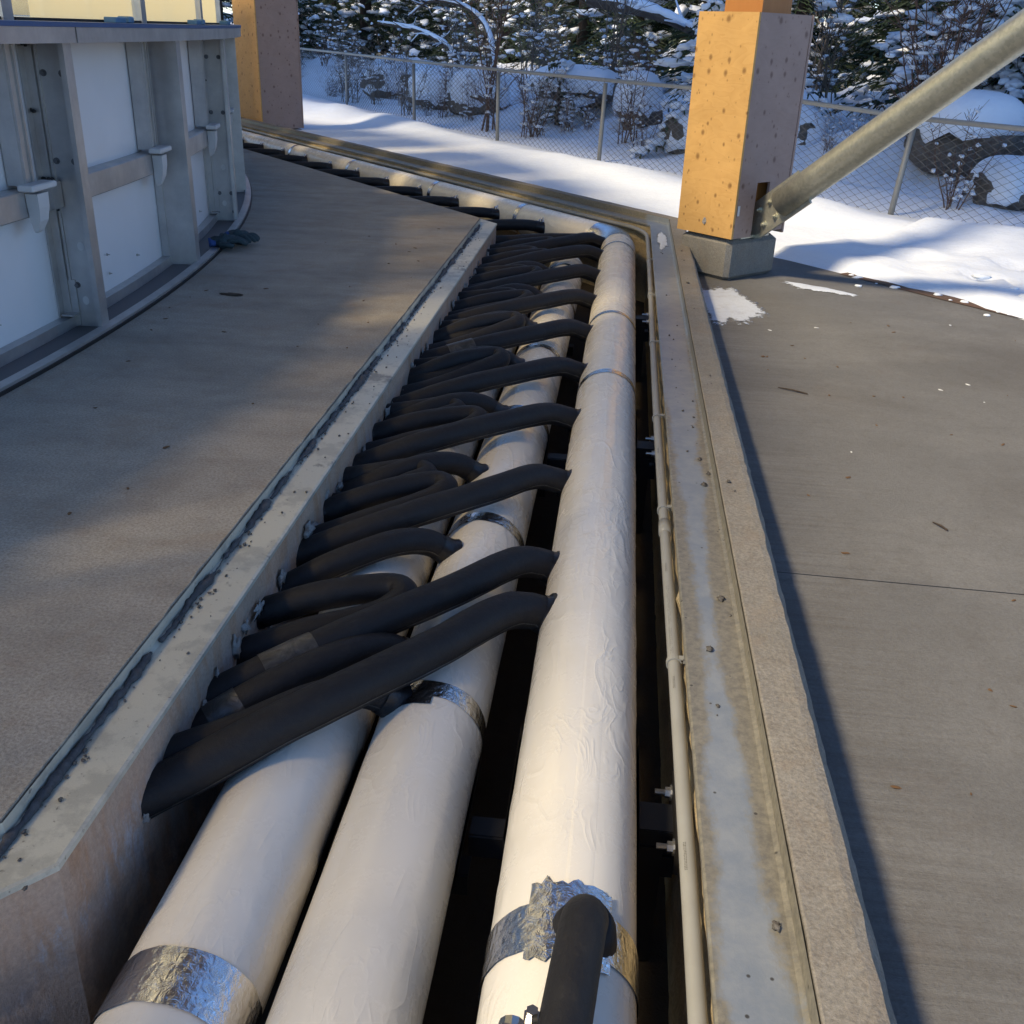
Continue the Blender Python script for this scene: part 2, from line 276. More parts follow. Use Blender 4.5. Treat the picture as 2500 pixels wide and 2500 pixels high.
# ------------------------------------------------------------------ mesh helper
class MB:
    def __init__(s): s.v = []; s.f = []
    def quad(s, a, b_, c, d):
        i = len(s.v); s.v += [Vector(a), Vector(b_), Vector(c), Vector(d)]; s.f.append((i, i + 1, i + 2, i + 3)); return s
    def poly(s, pts):
        i = len(s.v); s.v += [Vector(p) for p in pts]; s.f.append(tuple(range(i, i + len(pts)))); return s
    def box(s, c, size, ax=None, bev=0.0):
        c = Vector(c); h = Vector(size) / 2
        X, Y, Z = ax if ax else (Vector((1, 0, 0)), Vector((0, 1, 0)), Vector((0, 0, 1)))
        i = len(s.v)
        if bev <= 0:
            for sx in (-1, 1):
                for sy in (-1, 1):
                    for sz in (-1, 1): s.v.append(c + X * (sx * h.x) + Y * (sy * h.y) + Z * (sz * h.z))
            for q in ((0, 1, 3, 2), (4, 6, 7, 5), (0, 4, 5, 1), (2, 3, 7, 6), (0, 2, 6, 4), (1, 5, 7, 3)): s.f.append(tuple(i + k for k in q))
        else:
            # chamfered along local Z edges and top/bottom
            r = min(bev, h.x * .9, h.y * .9, h.z * .9)
            def ring(ix, iy, z):
                return [c + X * (a * ix) + Y * (b2 * iy) + Z * z for a, b2 in ((1, 1), (-1, 1), (-1, -1), (1, -1))]
            rings = []
            for z, ins in ((-h.z, r), (-h.z + r, 0), (h.z - r, 0), (h.z, r)):
                pts = []
                for k, (a, b2) in enumerate(((1, 1), (-1, 1), (-1, -1), (1, -1))):
                    hx, hy = h.x - ins, h.y - ins
                    p1 = c + X * (a * hx) + Y * (b2 * (hy - r)) + Z * z; p2 = c + X * (a * (hx - r)) + Y * (b2 * hy) + Z * z
                    pts += [p1, p2] if k % 2 == 0 else [p2, p1]
                rings.append(pts)
            s.loft(rings, cap=True)
        return s
    def loft(s, rings, cap=False, closed=True):
        i = len(s.v); n = len(rings[0])
        for r in rings: s.v += [Vector(p) for p in r]
        for a in range(len(rings) - 1):
            for k in range(n if closed else n - 1):
                k2 = (k + 1) % n
                s.f.append((i + a * n + k, i + a * n + k2, i + (a + 1) * n + k2, i + (a + 1) * n + k))
        if cap:
            s.f.append(tuple(i + k for k in reversed(range(n)))); e = i + (len(rings) - 1) * n
            s.f.append(tuple(e + k for k in range(n)))
        return s
    def tube(s, pts, r, n=8, cap=True, flat=None, disp=None):
        pts = [Vector(p) for p in pts]; m = len(pts)
        rr = r if hasattr(r, '__len__') else [r] * m
        up = None; rings = []
        for k in range(m):
            d = (pts[min(k + 1, m - 1)] - pts[max(k - 1, 0)])
            d = d.normalized() if d.length > 1e-9 else Vector((0, 0, 1))
            if up is None:
                up = Vector((0, 0, 1)) if abs(d.z) < 0.9 else Vector((1, 0, 0))
            a = d.cross(up); a = a.normalized() if a.length > 1e-6 else d.orthogonal().normalized()
            up = a.cross(d).normalized()
            ring = []
            for j in range(n):
                t = 2 * math.pi * j / n; ra = rr[k] * (1 + (disp(pts[k], t) if disp else 0))
                fz = flat[k] if flat else 1.0
                ring.append(pts[k] + a * (math.cos(t) * ra) + up * (math.sin(t) * ra * fz))
            rings.append(ring)
        return s.loft(rings, cap)
    def blob(s, c, size, seed=0, n=6, m=4, amp=0.25, fr=3.0, ax=None):
        c = Vector(c); rings = []
        for a in range(m + 1):
            ph = -math.pi / 2 + math.pi * (a + 0.001) / (m + 0.002); ring = []
            for k in range(n):
                t = 2 * math.pi * k / n
                d = Vector((math.cos(ph) * math.cos(t), math.cos(ph) * math.sin(t), math.sin(ph)))
                q = 1 + amp * (mn.noise(d * fr * 0.5 + Vector((seed * 7.13, seed * 3.7, seed))) + 0.35 * mn.noise(d * fr * 1.6 + Vector((seed, 2, 5))))
                p = Vector((d.x * size[0] * q, d.y * size[1] * q, d.z * size[2] * q))
                if ax: p = ax[0] * p.x + ax[1] * p.y + ax[2] * p.z
                ring.append(c + p)
            rings.append(ring)
        return s.loft(rings, True)
    def build(s, name, mat, parent=None, smooth=False, origin=None, label=None, cat=None, group=None, kind=None, mats=None):
        me = bpy.data.meshes.new(name)
        off = Vector(origin) if origin is not None else (WORLD[parent] if parent is not None else Vector((0, 0, 0)))
        me.from_pydata([tuple(p - off) for p in s.v], [], s.f); me.update()
        if smooth: me.polygons.foreach_set('use_smooth', [True] * len(me.polygons))
        for mm in ([mat] if not mats else mats): me.materials.append(M[mm] if isinstance(mm, str) else mm)
        o = bpy.data.objects.new(name, me); COL.objects.link(o)
        WORLD[o] = off
        if parent is not None:
            o.parent = parent; o.location = off - WORLD[parent]
        else: o.location = off
        tag(o, label, cat, group, kind)
        return o
WORLD = {}
def tag(o, label=None, cat=None, group=None, kind=None):
    if label: o['label'] = label
    if cat: o['category'] = cat
    if group: o['group'] = group
    if kind: o['kind'] = kind
def thing(name, loc, label, cat, group=None):
    o = bpy.data.objects.new(name, None); o.empty_display_size = 0.1; COL.objects.link(o); o.location = loc; WORLD[o] = Vector(loc)
    tag(o, label, cat, group); return o
def bez(pts, n=24):
    # catmull-rom through pts
    P = [Vector(p) for p in pts]; P = [P[0] * 2 - P[1]] + P + [P[-1] * 2 - P[-2]]; out = []
    segs = len(P) - 3; per = max(2, n // segs)
    for i in range(segs):
        a, b_, c, d = P[i:i + 4]
        for k in range(per):
            t = k / per
            out.append(0.5 * ((2 * b_) + (c - a) * t + (2 * a - 5 * b_ + 4 * c - d) * t * t + (3 * b_ - a - 3 * c + d) * t ** 3))
    out.append(P[-2]); return out
ORD = ['nearest', 'second nearest', 'third nearest', 'fourth nearest', 'fifth nearest', 'sixth nearest', 'seventh nearest', 'eighth nearest', 'ninth nearest', 'tenth nearest', 'eleventh nearest', 'twelfth nearest', 'thirteenth nearest', 'fourteenth nearest', 'fifteenth nearest']

# ------------------------------------------------------------------ trench layout
BX = Vector((-0.651, 0.759, 0)).normalized(); BN = Vector((0.759, 0.651, 0)).normalized()
CX = Vector((-0.651, -0.759, 0)).normalized(); CN = Vector((0.759, -0.651, 0)).normalized()
N0 = 4.60; C0 = -0.506; SKEW = 0.009
def dA(d, y):    # left hand lines drift outwards very slightly with distance
    return d - SKEW * (y - 1.0) * (1 if d < -0.7 else 0)
def cornerAB(d):
    y = (N0 + d - d * BN.x) / BN.y; d2 = dA(d, y); return Vector((d2, (N0 + d - d2 * BN.x) / BN.y, 0))
def cornerCA(d):
    return Vector((d, (d * CN.x - C0 - d) / -CN.y * -1 if False else (d * CN.x - (C0 + d)) / (-CN.y), 0))
def path(d, step=0.1, lenB=14.0, lenC=2.5):
    ca, ab = cornerCA(d), cornerAB(d); pts = []
    k = max(2, int(lenC / 0.25))
    for i in range(k): pts.append(ca + CX * (lenC * (1 - i / k)))
    k = int((ab - ca).length / step)
    for i in range(k): pts.append(ca.lerp(ab, i / k))
    k = int(lenB / (step * 2))
    for i in range(k + 1): pts.append(ab + BX * (lenB * i / k))
    return pts
def strip(prof, name, mat, step=0.1, jit=None, smooth=False, sub=1, **kw):
    prof2 = []
    for i in range(len(prof) - 1):
        (d1, z1), (d2, z2) = prof[i], prof[i + 1]
        for k in range(sub): prof2.append((d1 + (d2 - d1) * k / sub, z1 + (z2 - z1) * k / sub))
    prof2.append(prof[-1])
    cols = [path(d, step) for d, z in prof2]; n = min(len(c) for c in cols)
    ref = cols[0]
    if any(len(c) != len(ref) for c in cols):   # resample so every rail has the same count
        def rs(d):
            ca, ab = cornerCA(d), cornerAB(d); a0, b0 = cornerCA(prof2[0][0]), cornerAB(prof2[0][0])
            kC = max(2, int(2.5 / 0.25)); kA = int((b0 - a0).length / step); kB = int(14.0 / (step * 2))
            return [ca + CX * (2.5 * (1 - i / kC)) for i in range(kC)] + [ca.lerp(ab, i / kA) for i in range(kA)] + [ab + BX * (14.0 * i / kB) for i in range(kB + 1)]
        cols = [rs(d) for d, z in prof2]; n = len(cols[0])
    m = MB(); rings = []
    for i in range(n):
        r = []
        for c, (d, z) in zip(cols, prof2):
            p = c[i] + Vector((0, 0, z))
            if jit: p = p + jit(p, d)
            r.append(p)
        rings.append(r)
    m.loft(rings, False, closed=False)
    return m.build(name, mat, smooth=smooth, **kw)
def nz(p, s=1.0, o=0.0): return mn.noise(Vector((p.x * s + o, p.y * s + o * 1.3, p.z * s + o * 0.7)))

DS, DL, DW = -0.875, -0.765, -0.770
# slab
def edgejit(a, fr=30):
    return lambda p, d: Vector((a * nz(p, fr, 3), a * nz(p, fr, 9), a * 0.5 * nz(p, fr, 5)))
sp = path(DS, 0.05)
sp = [p + Vector((0.005 * nz(p, 25), 0.004 * nz(p, 25, 4), 0)) for p in sp]
m = MB(); m.poly([p for p in sp] + [(-26, 22, 0), (-26, -8, 0)])
ring2 = [Vector((p.x + 0.002, p.y, -0.07)) for p in sp]
m.loft([[a, b_] for a, b_ in zip(sp, ring2)], False, closed=False)
slab = m.build('rink_slab', 'slab', kind='structure')
# steel ledge on the slab side
ledge = strip([(DS + 0.004, -0.004), (DS + 0.004, -0.033), (DS + 0.012, -0.036), (DL - 0.006, -0.036), (DL, -0.038), (DL, -0.048)], 'steel_ledge', 'ledgeL', 0.2,
              label='pale dusty steel angle ledge along the edge of the rink slab', cat='steel ledge')
def wj(p, d): return Vector((0.006 * nz(p, 7) + 0.004 * nz(p, 22, 5), 0.004 * nz(p, 9, 2), 0)) if p.z < -0.052 else Vector((0, 0, 0))
strip([(DW, -0.046), (DW, -0.60)], 'trench_wall', 'lwall', 0.06, jit=wj, sub=12, kind='structure')
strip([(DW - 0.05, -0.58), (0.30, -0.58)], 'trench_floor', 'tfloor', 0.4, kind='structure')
def rj(p, d): return Vector((0.010 * nz(p, 14) + 0.006 * nz(p, 40, 5), 0, 0)) if -0.57 < p.z < -0.046 else Vector((0, 0, 0))
strip([(0.214, -0.044), (0.213, -0.06), (0.210, -0.11), (0.212, -0.2), (0.215, -0.60)], 'trench_wall', 'rwall', 0.04, jit=rj, sub=4, kind='structure')
ledR = strip([(0.206, -0.052), (0.206, -0.041), (0.210, -0.0385), (0.322, -0.0385), (0.330, -0.034), (0.332, -0.002)], 'steel_ledge', 'ledgeR', 0.2,
              label='blue grey steel angle ledge smeared with cement beside the outer curb', cat='steel ledge')
def cj(p, d): return Vector((0.003 * nz(p, 14) + 0.0035 * nz(p, 45, 3), 0.003 * nz(p, 30), 0.002 * nz(p, 25, 8))) if d > 0.40 else Vector((0.0015 * nz(p, 30), 0, 0.0015 * nz(p, 12)))
strip([(0.335, -0.10), (0.335, 0.0), (0.338, 0.002), (0.405, 0.002), (0.422, -0.001), (0.440, -0.028), (0.452, -0.06), (0.455, -0.30)], 'curb', 'curb', 0.04, jit=cj, sub=2, kind='structure')
# right hand floor
ab = cornerAB(0.44); fl = [Vector((0.45, -3, 0)), ab + BX * -0.05]
p0 = ab + BN * 0.22 + BX * 0.3
N_F = 5.22
def bn(b_, n, z=0.0): return BX * b_ + BN * n + Vector((0, 0, z))
m = MB(); m.poly([(0.445, -3, -0.15), (0.445, ab.y, -0.15), bn(ab.dot(BX) - 0.02, N_F, -0.15), bn(-7.5, N_F, -0.15), (8.6, -3, -0.15)])
m.loft([[bn(b_ * 0.5, N_F, -0.15), bn(b_ * 0.5, N_F + 0.005, -0.5)] for b_ in range(-15, 8)], closed=False)
m.build('concrete_floor', 'floor', kind='structure')
m = MB(); rings = []
for k in range(40):
    x = 0.47 + k * 0.12; y = 2.42 - 0.02 * x; rings.append([Vector((x, y - 0.0022, -0.1495)), Vector((x, y + 0.0022, -0.1495))])
m.loft(rings, closed=False); m.build('saw_joint', 'blacksteel', bpy.data.objects['concrete_floor'])
# red brown soil margin
m = MB(); kk = []
for i in range(60):
    b_ = -9 + i * 0.24; kk.append([bn(b_, N_F - 0.035 + 0.03 * nz(Vector((b_, 0, 0)), 2), -0.146), bn(b_, N_F + 0.3, -0.146)])
    if b_ > 3.9: break
m.loft(kk, closed=False); m.build('soil_margin', 'soil', kind='structure')

# ------------------------------------------------------------------ snow ground
def smooth(a, b_, x):
    t = max(0, min(1, (x - a) / (b_ - a))); return t * t * (3 - 2 * t)
FOOT = [(3.3, 5.72), (2.75, 5.88), (2.3, 5.62), (1.75, 5.80), (1.25, 5.60), (0.7, 5.74), (2.6, 6.35), (2.0, 6.5), (3.5, 6.3), (1.3, 6.3)]
def gh(b_, n):
    p = Vector((b_, n, 0)); fn = 7.43 + min(12, max(0, b_ - 9)) * 0.085
    h = -0.135
    if b_ < 4.6:
        e = N_F + 0.03 + 0.08 * nz(p, 1.3, 4) + 0.05 * nz(p, 5, 2)
        h = -0.17 + 0.075 * smooth(e - 0.05, e + 0.12, n)
        h += 0.03 * smooth(e, e + 0.5, n) * nz(p, 4, 7)
    for fb, fnn in FOOT:
        q = ((b_ - fb) / 0.15) ** 2 + ((n - fnn) / 0.085) ** 2
        if q < 4: h += -0.055 * math.exp(-q * q) + 0.02 * math.exp(-(q - 1.9) ** 2 * 2)
    br = fn - 0.55 + 0.18 * nz(Vector((b_, 0, 0)), 0.9)
    h += 0.125 * math.exp(-((n - br) / 0.34) ** 2) * (0.65 + 0.6 * nz(Vector((b_, 3, 0)), 0.8))
    h += 0.012 * nz(p, 3) + 0.02 * nz(p, 0.8, 11)
    far = smooth(fn + 0.1, fn + 2.2, n)
    h += far * (0.14 + 0.42 * max(0, nz(p, 0.8, 21) + 0.2) + 0.16 * nz(p, 2.1, 5) + 0.05 * nz(p, 5, 8))
    h += 0.035 * max(0.0, min(n, 40) - fn - 1) ** 1.15
    return h
def axis(segs):
    out = [segs[0][0]]
    for a, b_, st in segs:
        k = max(1, int(round((b_ - a) / st)))
        out += [a + (b_ - a) * (i + 1) / k for i in range(k)]
    return out
bs = axis([(-400, -60, 60), (-60, -6, 6), (-6, -1, 0.3), (-1, 20, 0.085), (20, 32, 0.3), (32, 60, 3), (60, 400, 50)])
ns = axis([(5.035, 9.5, 0.075), (9.5, 14, 0.2), (14, 40, 1.0), (40, 500, 60)])
m = MB(); nn = len(ns)
for b_ in bs:
    for n in ns:
        dx = 0.0
        m.v.append(bn(b_, n, gh(b_, n)))
lim = ab.dot(BX)
for i in range(len(bs) - 1):
    for j in range(nn - 1):
        if bs[i + 1] < lim + 0.1 and ns[j + 1] < N_F - 0.12: continue
        m.f.append((i * nn + j, i * nn + j + 1, (i + 1) * nn + j + 1, (i + 1) * nn + j))
m.build('snow_ground', 'snow', smooth=True, kind='structure')
m = MB(); m.poly([(-600, -600, -0.75), (600, -600, -0.75), (600, 600, -0.75), (-600, 600, -0.75)]); m.build('ground', 'soil', kind='structure')

# ------------------------------------------------------------------ header pipes
PR = 0.115
ZR, ZM, ZL = -0.174, -0.263, -0.278
DR, DM, DLp = 0.0, -0.322, -0.579
def pipe_path(d, z):
    ca, ab2 = cornerCA(d) - Vector((0, 0.55, 0)), cornerAB(d)
    rB = 0.17 if d > -0.1 else 0.42
    s0 = ca + CX * 0.8
    A1 = ca + Vector((0, 0.14, 0)); A2 = ab2 - Vector((0, rB, 0)); B1 = ab2 + BX * rB; B2 = ab2 + BX * 13.5
    Z = Vector((0, 0, z))
    return s0 + Z, ca + Z, A1 + Z, A2 + Z, ab2 + Z, B1 + Z, B2 + Z
def lin(a, b_, st): 
    k = max(1, int((b_ - a).length / st)); return [a.lerp(b_, i / k) for i in range(k + 1)]
def arc3(a, c, b_, k=10): return [(a * (1 - t) ** 2 + c * (2 * t * (1 - t)) + b_ * t * t) for t in [i / k for i in range(k + 1)]]
def wr(amp, off):
    def f(p, t):
        q = Vector((p.x * 3 + off + math.cos(t) * 0.8, p.y * 2.6, math.sin(t) * 0.8)); a = mn.noise(q) + 0.5 * mn.noise(q * 2.3)
        r_ = max(0.0, 1 - abs(mn.noise(q * Vector((3.2, 1.0, 3.2)) if False else Vector((q.x * 3.0, q.y * 2.2 + q.z, q.z * 3.0)))) * 9) * max(0.0, mn.noise(q * 0.9 + Vector((5, 2, 1))) + 0.15)
        return amp * (0.35 * a + 0.6 * r_)
    return f
def band(parent, d, z, y, wdt, rr, name='foil_tape', mat='foil', ang=None, seg='A', label=None):
    m = MB(); k = 40; rings = []
    t0, t1 = ang if ang else (0, 2 * math.pi)
    for i in range(k + 1):
        t = t0 + (t1 - t0) * i / k; ring = []
        for q in (0, 1):
            yy = y + (q - 0.5) * wdt + 0.004 * mn.noise(Vector((t * 3, q * 9, y)))
            if seg == 'A': ring.append(Vector((d + rr * math.cos(t), yy, z + rr * math.sin(t))))
            else: ring.append(cornerAB(d) + BX * yy + BN * (rr * math.cos(t)) + Vector((0, 0, z + rr * math.sin(t))))
        rings.append(ring)
    m.loft(rings, closed=False); o = m.build(name, mat, parent, smooth=True)
    if label: o['label'] = label
    return o
def elbow(parent, d, z, rr, name, mat):
    s0, ca, A1, A2, AB, B1, B2 = pipe_path(d, z); ex = (A2 - AB).normalized()
    pts = [A2 + ex * 0.05] + arc3(A2, AB, B1, 10) + [B1 + BX * 0.05]
    return MB().tube(pts, rr, 28, False).build(name, mat, parent, smooth=True)
pipes = {}
for key, d, z, lab in (('R', DR, ZR, 'rightmost fat white insulated pipe, highest in the trench, with black hoses ending on it'),
                       ('M', DM, ZM, 'middle white insulated pipe running under the long black hoses'),
                       ('L', DLp, ZL, 'leftmost white insulated pipe lying close to the slab wall')):
    s0, ca, A1, A2, AB, B1, B2 = pipe_path(d, z)
    root = thing('insulated_pipe', A1, lab, 'pipe'); pipes[key] = root
    wf = wr(0.03, d * 5)
    jk = MB().tube(lin(A1, A2 + Vector((0, 0.02, 0)), 0.0125), PR, 80, True, disp=wf).build('jacket', 'jacket', root, smooth=True)
    MB().tube([s0] + arc3(ca + CX * 0.2, ca, A1 + Vector((0, 0.03, 0)), 8), PR * 0.985, 40, True).build('jacket', 'jacket', root, smooth=True)
    if key == 'R':
        MB().tube(lin(B1, B2, 0.15), PR, 40, True, disp=wr(0.008, d * 3)).build('jacket', 'jacket', root, smooth=True)
        elbow(root, d, z, PR * 1.012, 'elbow_foil', 'foil')
    else:
        MB().tube([A2 + Vector((0, q, 0)) for q in (0, 0.02, 0.04, 0.055, 0.062)], [PR * 1.012, PR * 1.01, PR * 0.85, PR * 0.5, PR * 0.05], 32, True).build('end_cap', 'foil', root, smooth=True)
    # long overlap seam
    m = MB(); kk = []
    ta = {'R': 1.15, 'M': 1.75, 'L': 1.3}[key]
    for p in lin(A1, A2, 0.05):
        r_ = []
        for t, e in ((ta, 0.993), (ta + 0.05, 1.005), (ta + 0.40, 1.004), (ta + 0.45, 0.985)):
            t2 = t + 0.07 * nz(p, 1.5)
            r_.append(p + Vector((math.cos(t2) * PR * e * (1 + wf(p, t2)), 0, math.sin(t2) * PR * e * (1 + wf(p, t2)))))
        kk.append(r_)
    m.loft(kk, closed=False); m.build('lap_seam', 'jacket', jk, smooth=True)
RR = PR * 1.022
for y, wd in ((3.80, 0.045), (4.74, 0.04), (6.55, 0.035)): band(pipes['R'], DR, ZR, y, wd, RR)
band(pipes['R'], DR, ZR, 1.075, 0.085, RR * 1.008, label='broad crinkled foil band under the black riser')
for y, wd in ((1.745, 0.055), (2.60, 0.055), (3.55, 0.05), (4.40, 0.05), (5.4, 0.05), (6.2, 0.05)): band(pipes['M'], DM, ZM, y, wd, RR)
band(pipes['M'], DM, ZM, 1.715, 0.05, RR * 1.006, ang=(1.5, 2.2))
for y, wd in ((0.995, 0.10), (2.0, 0.05), (3.0, 0.05), (4.2, 0.05)): band(pipes['L'], DLp, ZL, y, wd, RR)
for s_ in (1.0, 2.3, 3.9, 5.3, 7.1): band(pipes['R'], DR, ZR, s_ + 0.1, 0.05, RR, seg='B')
# torn foil patch around riser
m = MB(); k1, k2 = 16, 12; rings = []
for i in range(k1 + 1):
    t = 0.95 + 1.1 * i / k1; ring = []
    for j in range(k2 + 1):
        e = 0.012 * mn.noise(Vector((i * 0.9, j * 0.9, 3)))
        yy = 1.012 + 0.145 * j / k2 + (0.02 * mn.noise(Vector((i * 0.8, (0 if j < 6 else 9), 1))) if j in (0, k2) else 0)
        rr = RR * 1.018 + 0.0009 * mn.noise(Vector((i * 1.7, j * 1.7, 0)))
        ring.append(Vector((DR + rr * math.cos(t + e), yy, ZR + rr * math.sin(t + e))))
    rings.append(ring)
m.loft(rings, closed=False); m.build('foil_patch', 'foil', pipes['R'], smooth=True)
# shield saddles under pipes and cross supports
ysup = [1.52, 3.48, 5.35]
for i, y in enumerate(ysup):
    for key, d, z in (('R', DR, ZR), ('M', DM, ZM), ('L', DLp, ZL)):
        m = MB(); rings = []
        for k in range(25):
            t = math.pi * 0.98 + math.pi * 1.04 * k / 24
            rings.append([Vector((d + (PR + 0.006) * math.cos(t), y + q, z + (PR + 0.006) * math.sin(t))) for q in (-0.16, 0.16)])
        m.loft(rings, closed=False); m.build('support_shield', 'blacksteel', pipes[key], smooth=True)
    root = thing('pipe_support', (0.2, y, -0.40), 'black steel pipe support bolted to the right trench wall, %s of the three' % ['nearest', 'middle', 'farthest'][i], 'pipe support', 'pipe supports across the trench')
    for dx, x0, x1, zt in ((0, -0.20, 0.20, ZR - PR - 0.012), (0, -0.72, -0.20, ZM - PR - 0.03)):
        m = MB(); m.box(((x0 + x1) / 2, y, zt - 0.004), (x1 - x0, 0.05, 0.006)); m.box(((x0 + x1) / 2, y - 0.028, zt - 0.028), (x1 - x0, 0.006, 0.05)); m.build('beam', 'blacksteel', root)
    m = MB(); m.box((0.14, y, -0.235), (0.12, 0.075, 0.006)); m.box((0.14, y - 0.036, -0.26), (0.12, 0.006, 0.05)); m.build('bracket_arm', 'blacksteel', root)
    m = MB(); m.box((0.196, y, -0.24), (0.010, 0.20, 0.075)); wp = m.build('wall_plate', 'blacksteel', root)
    m = MB(); m.box((0.15, y - 0.02, -0.42), (0.05, 0.05, 0.30)); m.build('leg', 'blacksteel', root)
    for yy in (y - 0.075, y + 0.075):
        m = MB(); hx = [(0.011 * math.cos(a), 0.011 * math.sin(a)) for a in [math.pi / 3 * q for q in range(6)]]
        m.loft([[Vector((xx, yy + a, -0.235 + b_)) for a, b_ in hx] for xx in (0.191, 0.178)], True)
        m.tube([(0.191, yy, -0.235), (0.158, yy, -0.235)], 0.0055, 8); m.tube([(0.191, yy, -0.235), (0.188, yy, -0.235)], 0.016, 12); m.build('bolt', 'zincbolt', wp)

# ------------------------------------------------------------------ hoses
def hose_disp(seed, a=0.05):
    def f(p, t): return a * mn.noise(Vector((p.x * 9 + seed, p.y * 9, p.z * 9)) + Vector((math.cos(t), math.sin(t), 0)) * 0.7) + 0.4 * a * mn.noise(p * 28 + Vector((math.cos(t), math.sin(t), seed)))
    return f
def make_hose(pts, r, seed, label, group, n=40, cuffs=True, flat=None, endtape=True, mid=False):
    P = bez(pts, n); k = len(P); rad = [r * (1.0 + 0.10 * max(0, 1 - i / 4.0)) for i in range(k)]
    root = MB().tube(P, rad, 16, True, disp=hose_disp(seed), flat=flat).build('black_hose', 'foam', smooth=True, origin=P[0], label=label, cat='hose', group=group)
    if cuffs:
        c = max(3, k // 8); MB().tube(P[:c + 1], [q * 1.045 for q in rad[:c + 1]], 16, False, disp=hose_disp(seed, 0.06)).build('tape_cuff', 'tape', root, smooth=True)
    if endtape:
        MB().tube(P[-5:], [q * f_ for q, f_ in zip(rad[-5:], (1.04, 1.05, 1.07, 1.14, 1.32))], 16, False, disp=hose_disp(seed + 5, 0.06)).build('tape_cuff', 'tape', root, smooth=True)
    if mid:
        c = k // 4; MB().tube(P[c:c + 4], [q * 1.05 for q in rad[c:c + 4]], 16, False, disp=hose_disp(seed, 0.06)).build('tape_patch', 'gtape', root, smooth=True)
    # split seam along the underside facing the camera
    m = MB(); kk = []
    for i in range(2, k - 3):
        d = (P[i + 1] - P[i - 1]).normalized(); a = d.cross(Vector((0, 0, 1))).normalized(); u = a.cross(d)
        t = -0.35 + 0.12 * mn.noise(P[i] * 3 + Vector((seed, 0, 0))); rr = rad[i] * (1 + hose_disp(seed)(P[i], t)) + 0.0008
        kk.append([P[i] + (a * math.cos(t + e) + u * math.sin(t + e)) * rr for e in (-0.035 - 0.03 * abs(mn.noise(P[i] * 20)), 0.035 + 0.03 * abs(mn.noise(P[i] * 25)))])
    if len(kk) > 3 and seed % 2 == 0: m.loft(kk, closed=False); m.build('split_seam', 'gtape', root, smooth=True)
    return root
def A(d, y, z): return Vector((dA(d, y) if d < -0.7 else d, y, z))
def flap(root, p, r, seed):
    random.seed(seed * 31 + 5); m = MB(); q = Vector(p); a = Vector((0.3, random.uniform(-.3, .3), 0.9)).normalized(); b_ = Vector((0.75, 0.5, 0.1)).normalized()
    h = random.uniform(0.028, 0.046); w_ = 0.016
    m.poly([q - b_ * w_, q + b_ * w_, q + b_ * (w_ * 0.9) + a * h, q + a * (h * 0.72), q - b_ * (w_ * 0.7) + a * (h * 1.05)])
    m.poly([q - b_ * w_ - Vector((0, .002, 0)), q - b_ * (w_ * 0.7) + a * (h * 1.05) - Vector((0, .002, 0)), q + a * (h * 0.72) - Vector((0, .002, 0)), q + b_ * (w_ * 0.9) + a * h - Vector((0, .002, 0)), q + b_ * w_ - Vector((0, .002, 0))])
    m.build('tape_flap', 'gtape', root)
HR = 0.0395
RW = [1.37, 1.66, 2.32, 2.92, 3.48, 4.10, 4.70, 5.30, 5.88, 6.36]
RA = [2.07, 2.31, 2.86, 3.43, 4.00, 4.61, 5.23, 5.86, 6.46, 6.90]
for i, (yw, ya) in enumerate(zip(RW, RA)):
    dy = ya - yw; r = HR * (1.12 if i == 0 else 1.04 if i == 1 else 1.0); zj = 0.016 * nz(Vector((i * 1.7 + 0.4, 0.3, 0)))
    pts = [A(-0.83, yw - 0.06, -0.175), A(-0.775, yw, -0.168), Vector((-0.56, yw + dy * 0.26, -0.114 + zj)), Vector((-0.33, yw + dy * (0.62 + 0.5 * zj), -0.094 + zj * 0.6)), Vector((-0.21, yw + dy * 0.89, -0.100)), Vector((-0.145, ya - 0.014, -0.122)), Vector((-0.098, ya + 0.002, -0.143))]
    o = make_hose(pts, r, i * 2, '%s long black hose running from the slab wall to the rightmost white pipe' % ORD[i], 'long black hoses to the right pipe', 48, mid=(i in (1, 5)))
MW = [1.455, 1.57, 2.15, 2.72, 3.34, 3.96, 4.56, 5.14, 5.72]
MA = [1.73, 1.90, 2.42, 2.97, 3.55, 4.16, 4.78, 5.38, 5.98]
for i, (yw, ya) in enumerate(zip(MW, MA)):
    dy = ya - yw; z0 = -0.155 if i == 0 else -0.19
    pts = [A(-0.83, yw - 0.05, z0), A(-0.775, yw, z0 + 0.005), Vector((-0.66, yw + dy * 0.28, -0.135)), Vector((-0.54, yw + dy * 0.62, -0.115)), Vector((-0.455, yw + dy * 0.88, -0.135)), Vector((-0.39, ya, -0.185))]
    o = make_hose(pts, HR * 0.92, 30 + i, '%s shorter black hose dropping onto the middle white pipe' % ORD[i], 'short black hoses to the middle pipe', 36, mid=(i == 1))
UW = [(1.84, 2.00), (2.41, 2.57), (3.05, 3.20), (3.66, 3.82), (4.25, 4.41), (4.84, 4.99), (5.42, 5.57), (5.98, 6.12), (6.42, 6.52)]
UB = [2.06, 2.70, 3.30, 3.98, 4.58, 5.12, 5.72, 6.25, 6.66]
